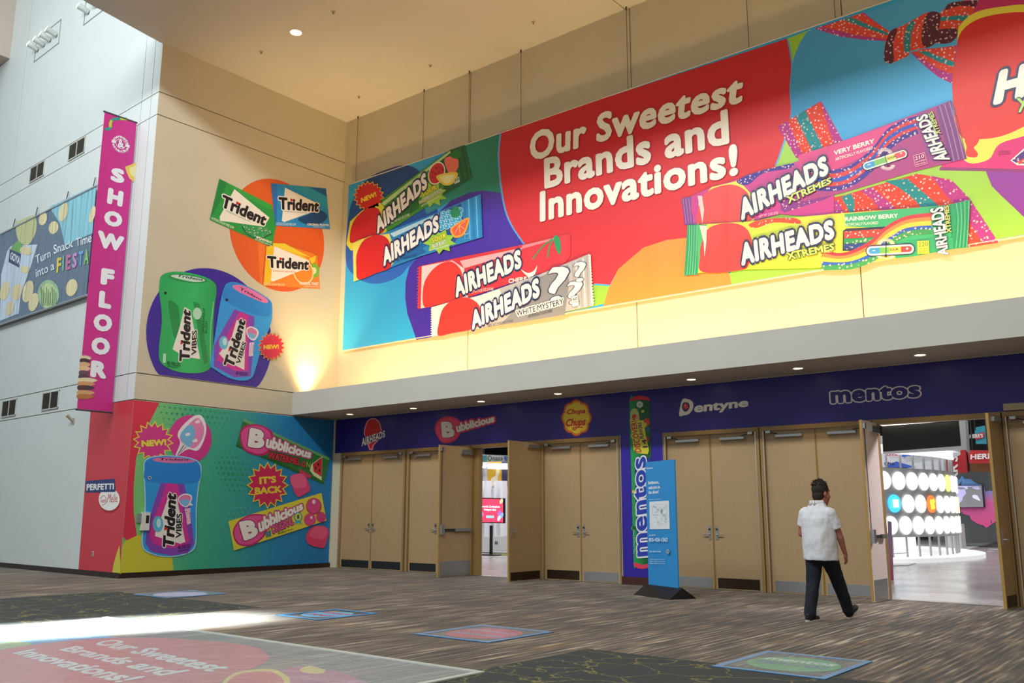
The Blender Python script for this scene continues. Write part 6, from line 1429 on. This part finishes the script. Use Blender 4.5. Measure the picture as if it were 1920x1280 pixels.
# face details
mb = MB()
for s_ in (-1, 1): mb.ball(Hd(.090, .030 * s_, .018), .0105 * HS, mat('efe9e4', .3), n=10)
e_ = mb.build('eyes', body, smooth=True); mb = MB()
for s_ in (-1, 1): mb.ball(Hd(.0975, .031 * s_, .018), .0055 * HS, mat('2a1c14', .3), n=8)
mb.build('pupils', body); mb = MB()
for s_ in (-1, 1): mb.ball(Hd(.096, .030 * s_, .040), .018 * HS, HAIR, (.35, 1.0, .25), 8, RH)
mb.build('eyebrows', body); MB().ball(Hd(.105, 0, -.072), .018 * HS, mat('8f4a44', .5), (.3, 1.2, .22), 8, RH).build('mouth', body)
# hair: short cap with tufts
mb = MB(); mb.ball(Hd(-.018, 0, .052), .104 * HS, HAIR, (1.0, .86, 1.02), 24, RH); mb.ball(Hd(-.045, 0, -.02), .082 * HS, HAIR, (.78, .93, 1.1), 18, RH); mb.ball(Hd(.0, 0, .02), .085 * HS, HAIR, (.5, 1.0, .9), 14, RH)
rh = random.Random(2)
for k in range(150):
    a = rh.uniform(0, 2 * PI); t = rh.uniform(0, 1.25); dd = RH @ Vector((math.sin(t) * math.cos(a) - .12, math.sin(t) * math.sin(a) * .85, math.cos(t)))
    if (dd.dot(fd3)) > .72 and dd.z < .7: continue
    p = Hd(-.018, 0, .052) + dd * .09 * HS; tip = p + (dd + Vector((rh.uniform(-.4, .4), rh.uniform(-.4, .4), rh.uniform(-.1, .5)))).normalized() * rh.uniform(.026, .05)
    mb.cyl(p, tip, .011, HAIR, 5, r2=.002)
hair = mb.build('hair', man)
# shirt
def loft(mb, rings, m, n=36):
    R_ = []
    for c, rx, ry in rings: R_.append([mb.bm.verts.new(c + r3 * rx * math.cos(2 * PI * k / n) + f3 * ry * math.sin(2 * PI * k / n)) for k in range(n)])
    for a, b in zip(R_, R_[1:]):
        for k in range(n): mb.bm.faces.new((a[k], a[(k + 1) % n], b[(k + 1) % n], b[k]))
    mb.bm.faces.new(R_[0][::-1]); mb.bm.faces.new(R_[-1]); mb.mi(m)
mb = MB(); loft(mb, [(L(.02, 0, .80), .235, .195), (L(.02, 0, .84), .238, .20), (L(.02, 0, .95), .24, .205), (L(.01, 0, 1.08), .238, .195), (L(.0, 0, 1.22), .24, .17), (L(-.01, 0, 1.36), .235, .155), (L(-.01, 0, 1.44), .205, .135), (L(.0, .0, 1.51), .14, .115), (L(.01, 0, 1.56), .10, .10)], SHIRT)
for s_, k in ((1, 'r'), (-1, 'l')):
    a, b = S[k][0][0], S[k][1][0]; mb.ball(a - Vector((0, 0, .01)), .088, SHIRT, n=16)
    e = a + (b - a) * .62; mb.cyl(a, e, .086, SHIRT, 20, r2=.082)
shirt = fuse(mb, 'polo_shirt', .008, man, SHIRT, 3, .016, 7.0)
mb = MB()
for k in range(28):
    a, b = 2 * PI * k / 28, 2 * PI * (k + 1) / 28
    q = []
    for t_, rr_, zz in ((a, .108, 1.535), (b, .108, 1.535), (b, .092, 1.60), (a, .092, 1.60)): q.append(mb.bm.verts.new(L(.012, 0, zz) + r3 * rr_ * math.cos(t_) + f3 * rr_ * math.sin(t_) * .98 - f3 * (zz - 1.53) * .1))
    mb.bm.faces.new(q)
mb.mats = [SHIRT]; co = mb.build('collar', shirt, smooth=True); sm = co.modifiers.new('t', 'SOLIDIFY'); sm.thickness = .008
# jeans
mb = MB(); mb.ball(L(.02, 0, .86), .17, JEAN, (1.12, .95, .8), 20, RB3)
limb(mb, [(L(.05, .10, .84), .118), (L(.26, .095, .50), .088), (L(.44, .09, .18), .076), (L(.465, .09, .12), .078)]); limb(mb, [(L(-.0, -.10, .84), .118), (L(-.06, -.095, .48), .086), (L(-.17, -.09, .16), .080), (L(-.185, -.09, .10), .080)])
fuse(mb, 'jeans', .009, man, JEAN, 3, .010, 9.0)
# shoes
def shoe(hF, hR, pitch):
    base = L(hF, hR, 0); Rp = Matrix.Rotation(pitch, 3, r3)
    T_ = lambda f_, s_, u_: base + Rp @ (f3 * f_ + r3 * s_ + Vector((0, 0, u_)))
    SH = mat('141210', .7); Rm = Rp @ RB3; n = 20; mb = MB(); lo, hi = [], []
    for k in range(n):
        t = 2 * PI * k / n; x = .150 + .160 * math.cos(t); y = .054 * math.sin(t) * (1.0 + .12 * math.cos(t))
        lo.append(T_(x, y, 0)); hi.append(T_(x, y, .026))
    sh = thing('shoe', tuple(base)); sh.parent = man; sh.matrix_parent_inverse = wmat(man).inverted()
    mb2 = MB(); mb2.ball(T_(.195, 0, .038), .054, SH, (.98, 2.0, .75), 18, Rm); mb2.ball(T_(.08, 0, .05), .055, SH, (.95, 1.5, 1.15), 18, Rm); mb2.ball(T_(.05, 0, .08), .045, SH, (.95, 1.1, 1.0), 16, Rm)
    bpy.data.objects.remove(sh)
    s_ = fuse(mb2, 'shoe', .006, man, SH, 2)
    mb.prism(lo, (hi[0] - lo[0]), mat('c9c4bb', .6)); mb.build('sole', s_)
shoe(-.28, -.09, 0); shoe(.455, .09, math.radians(27))
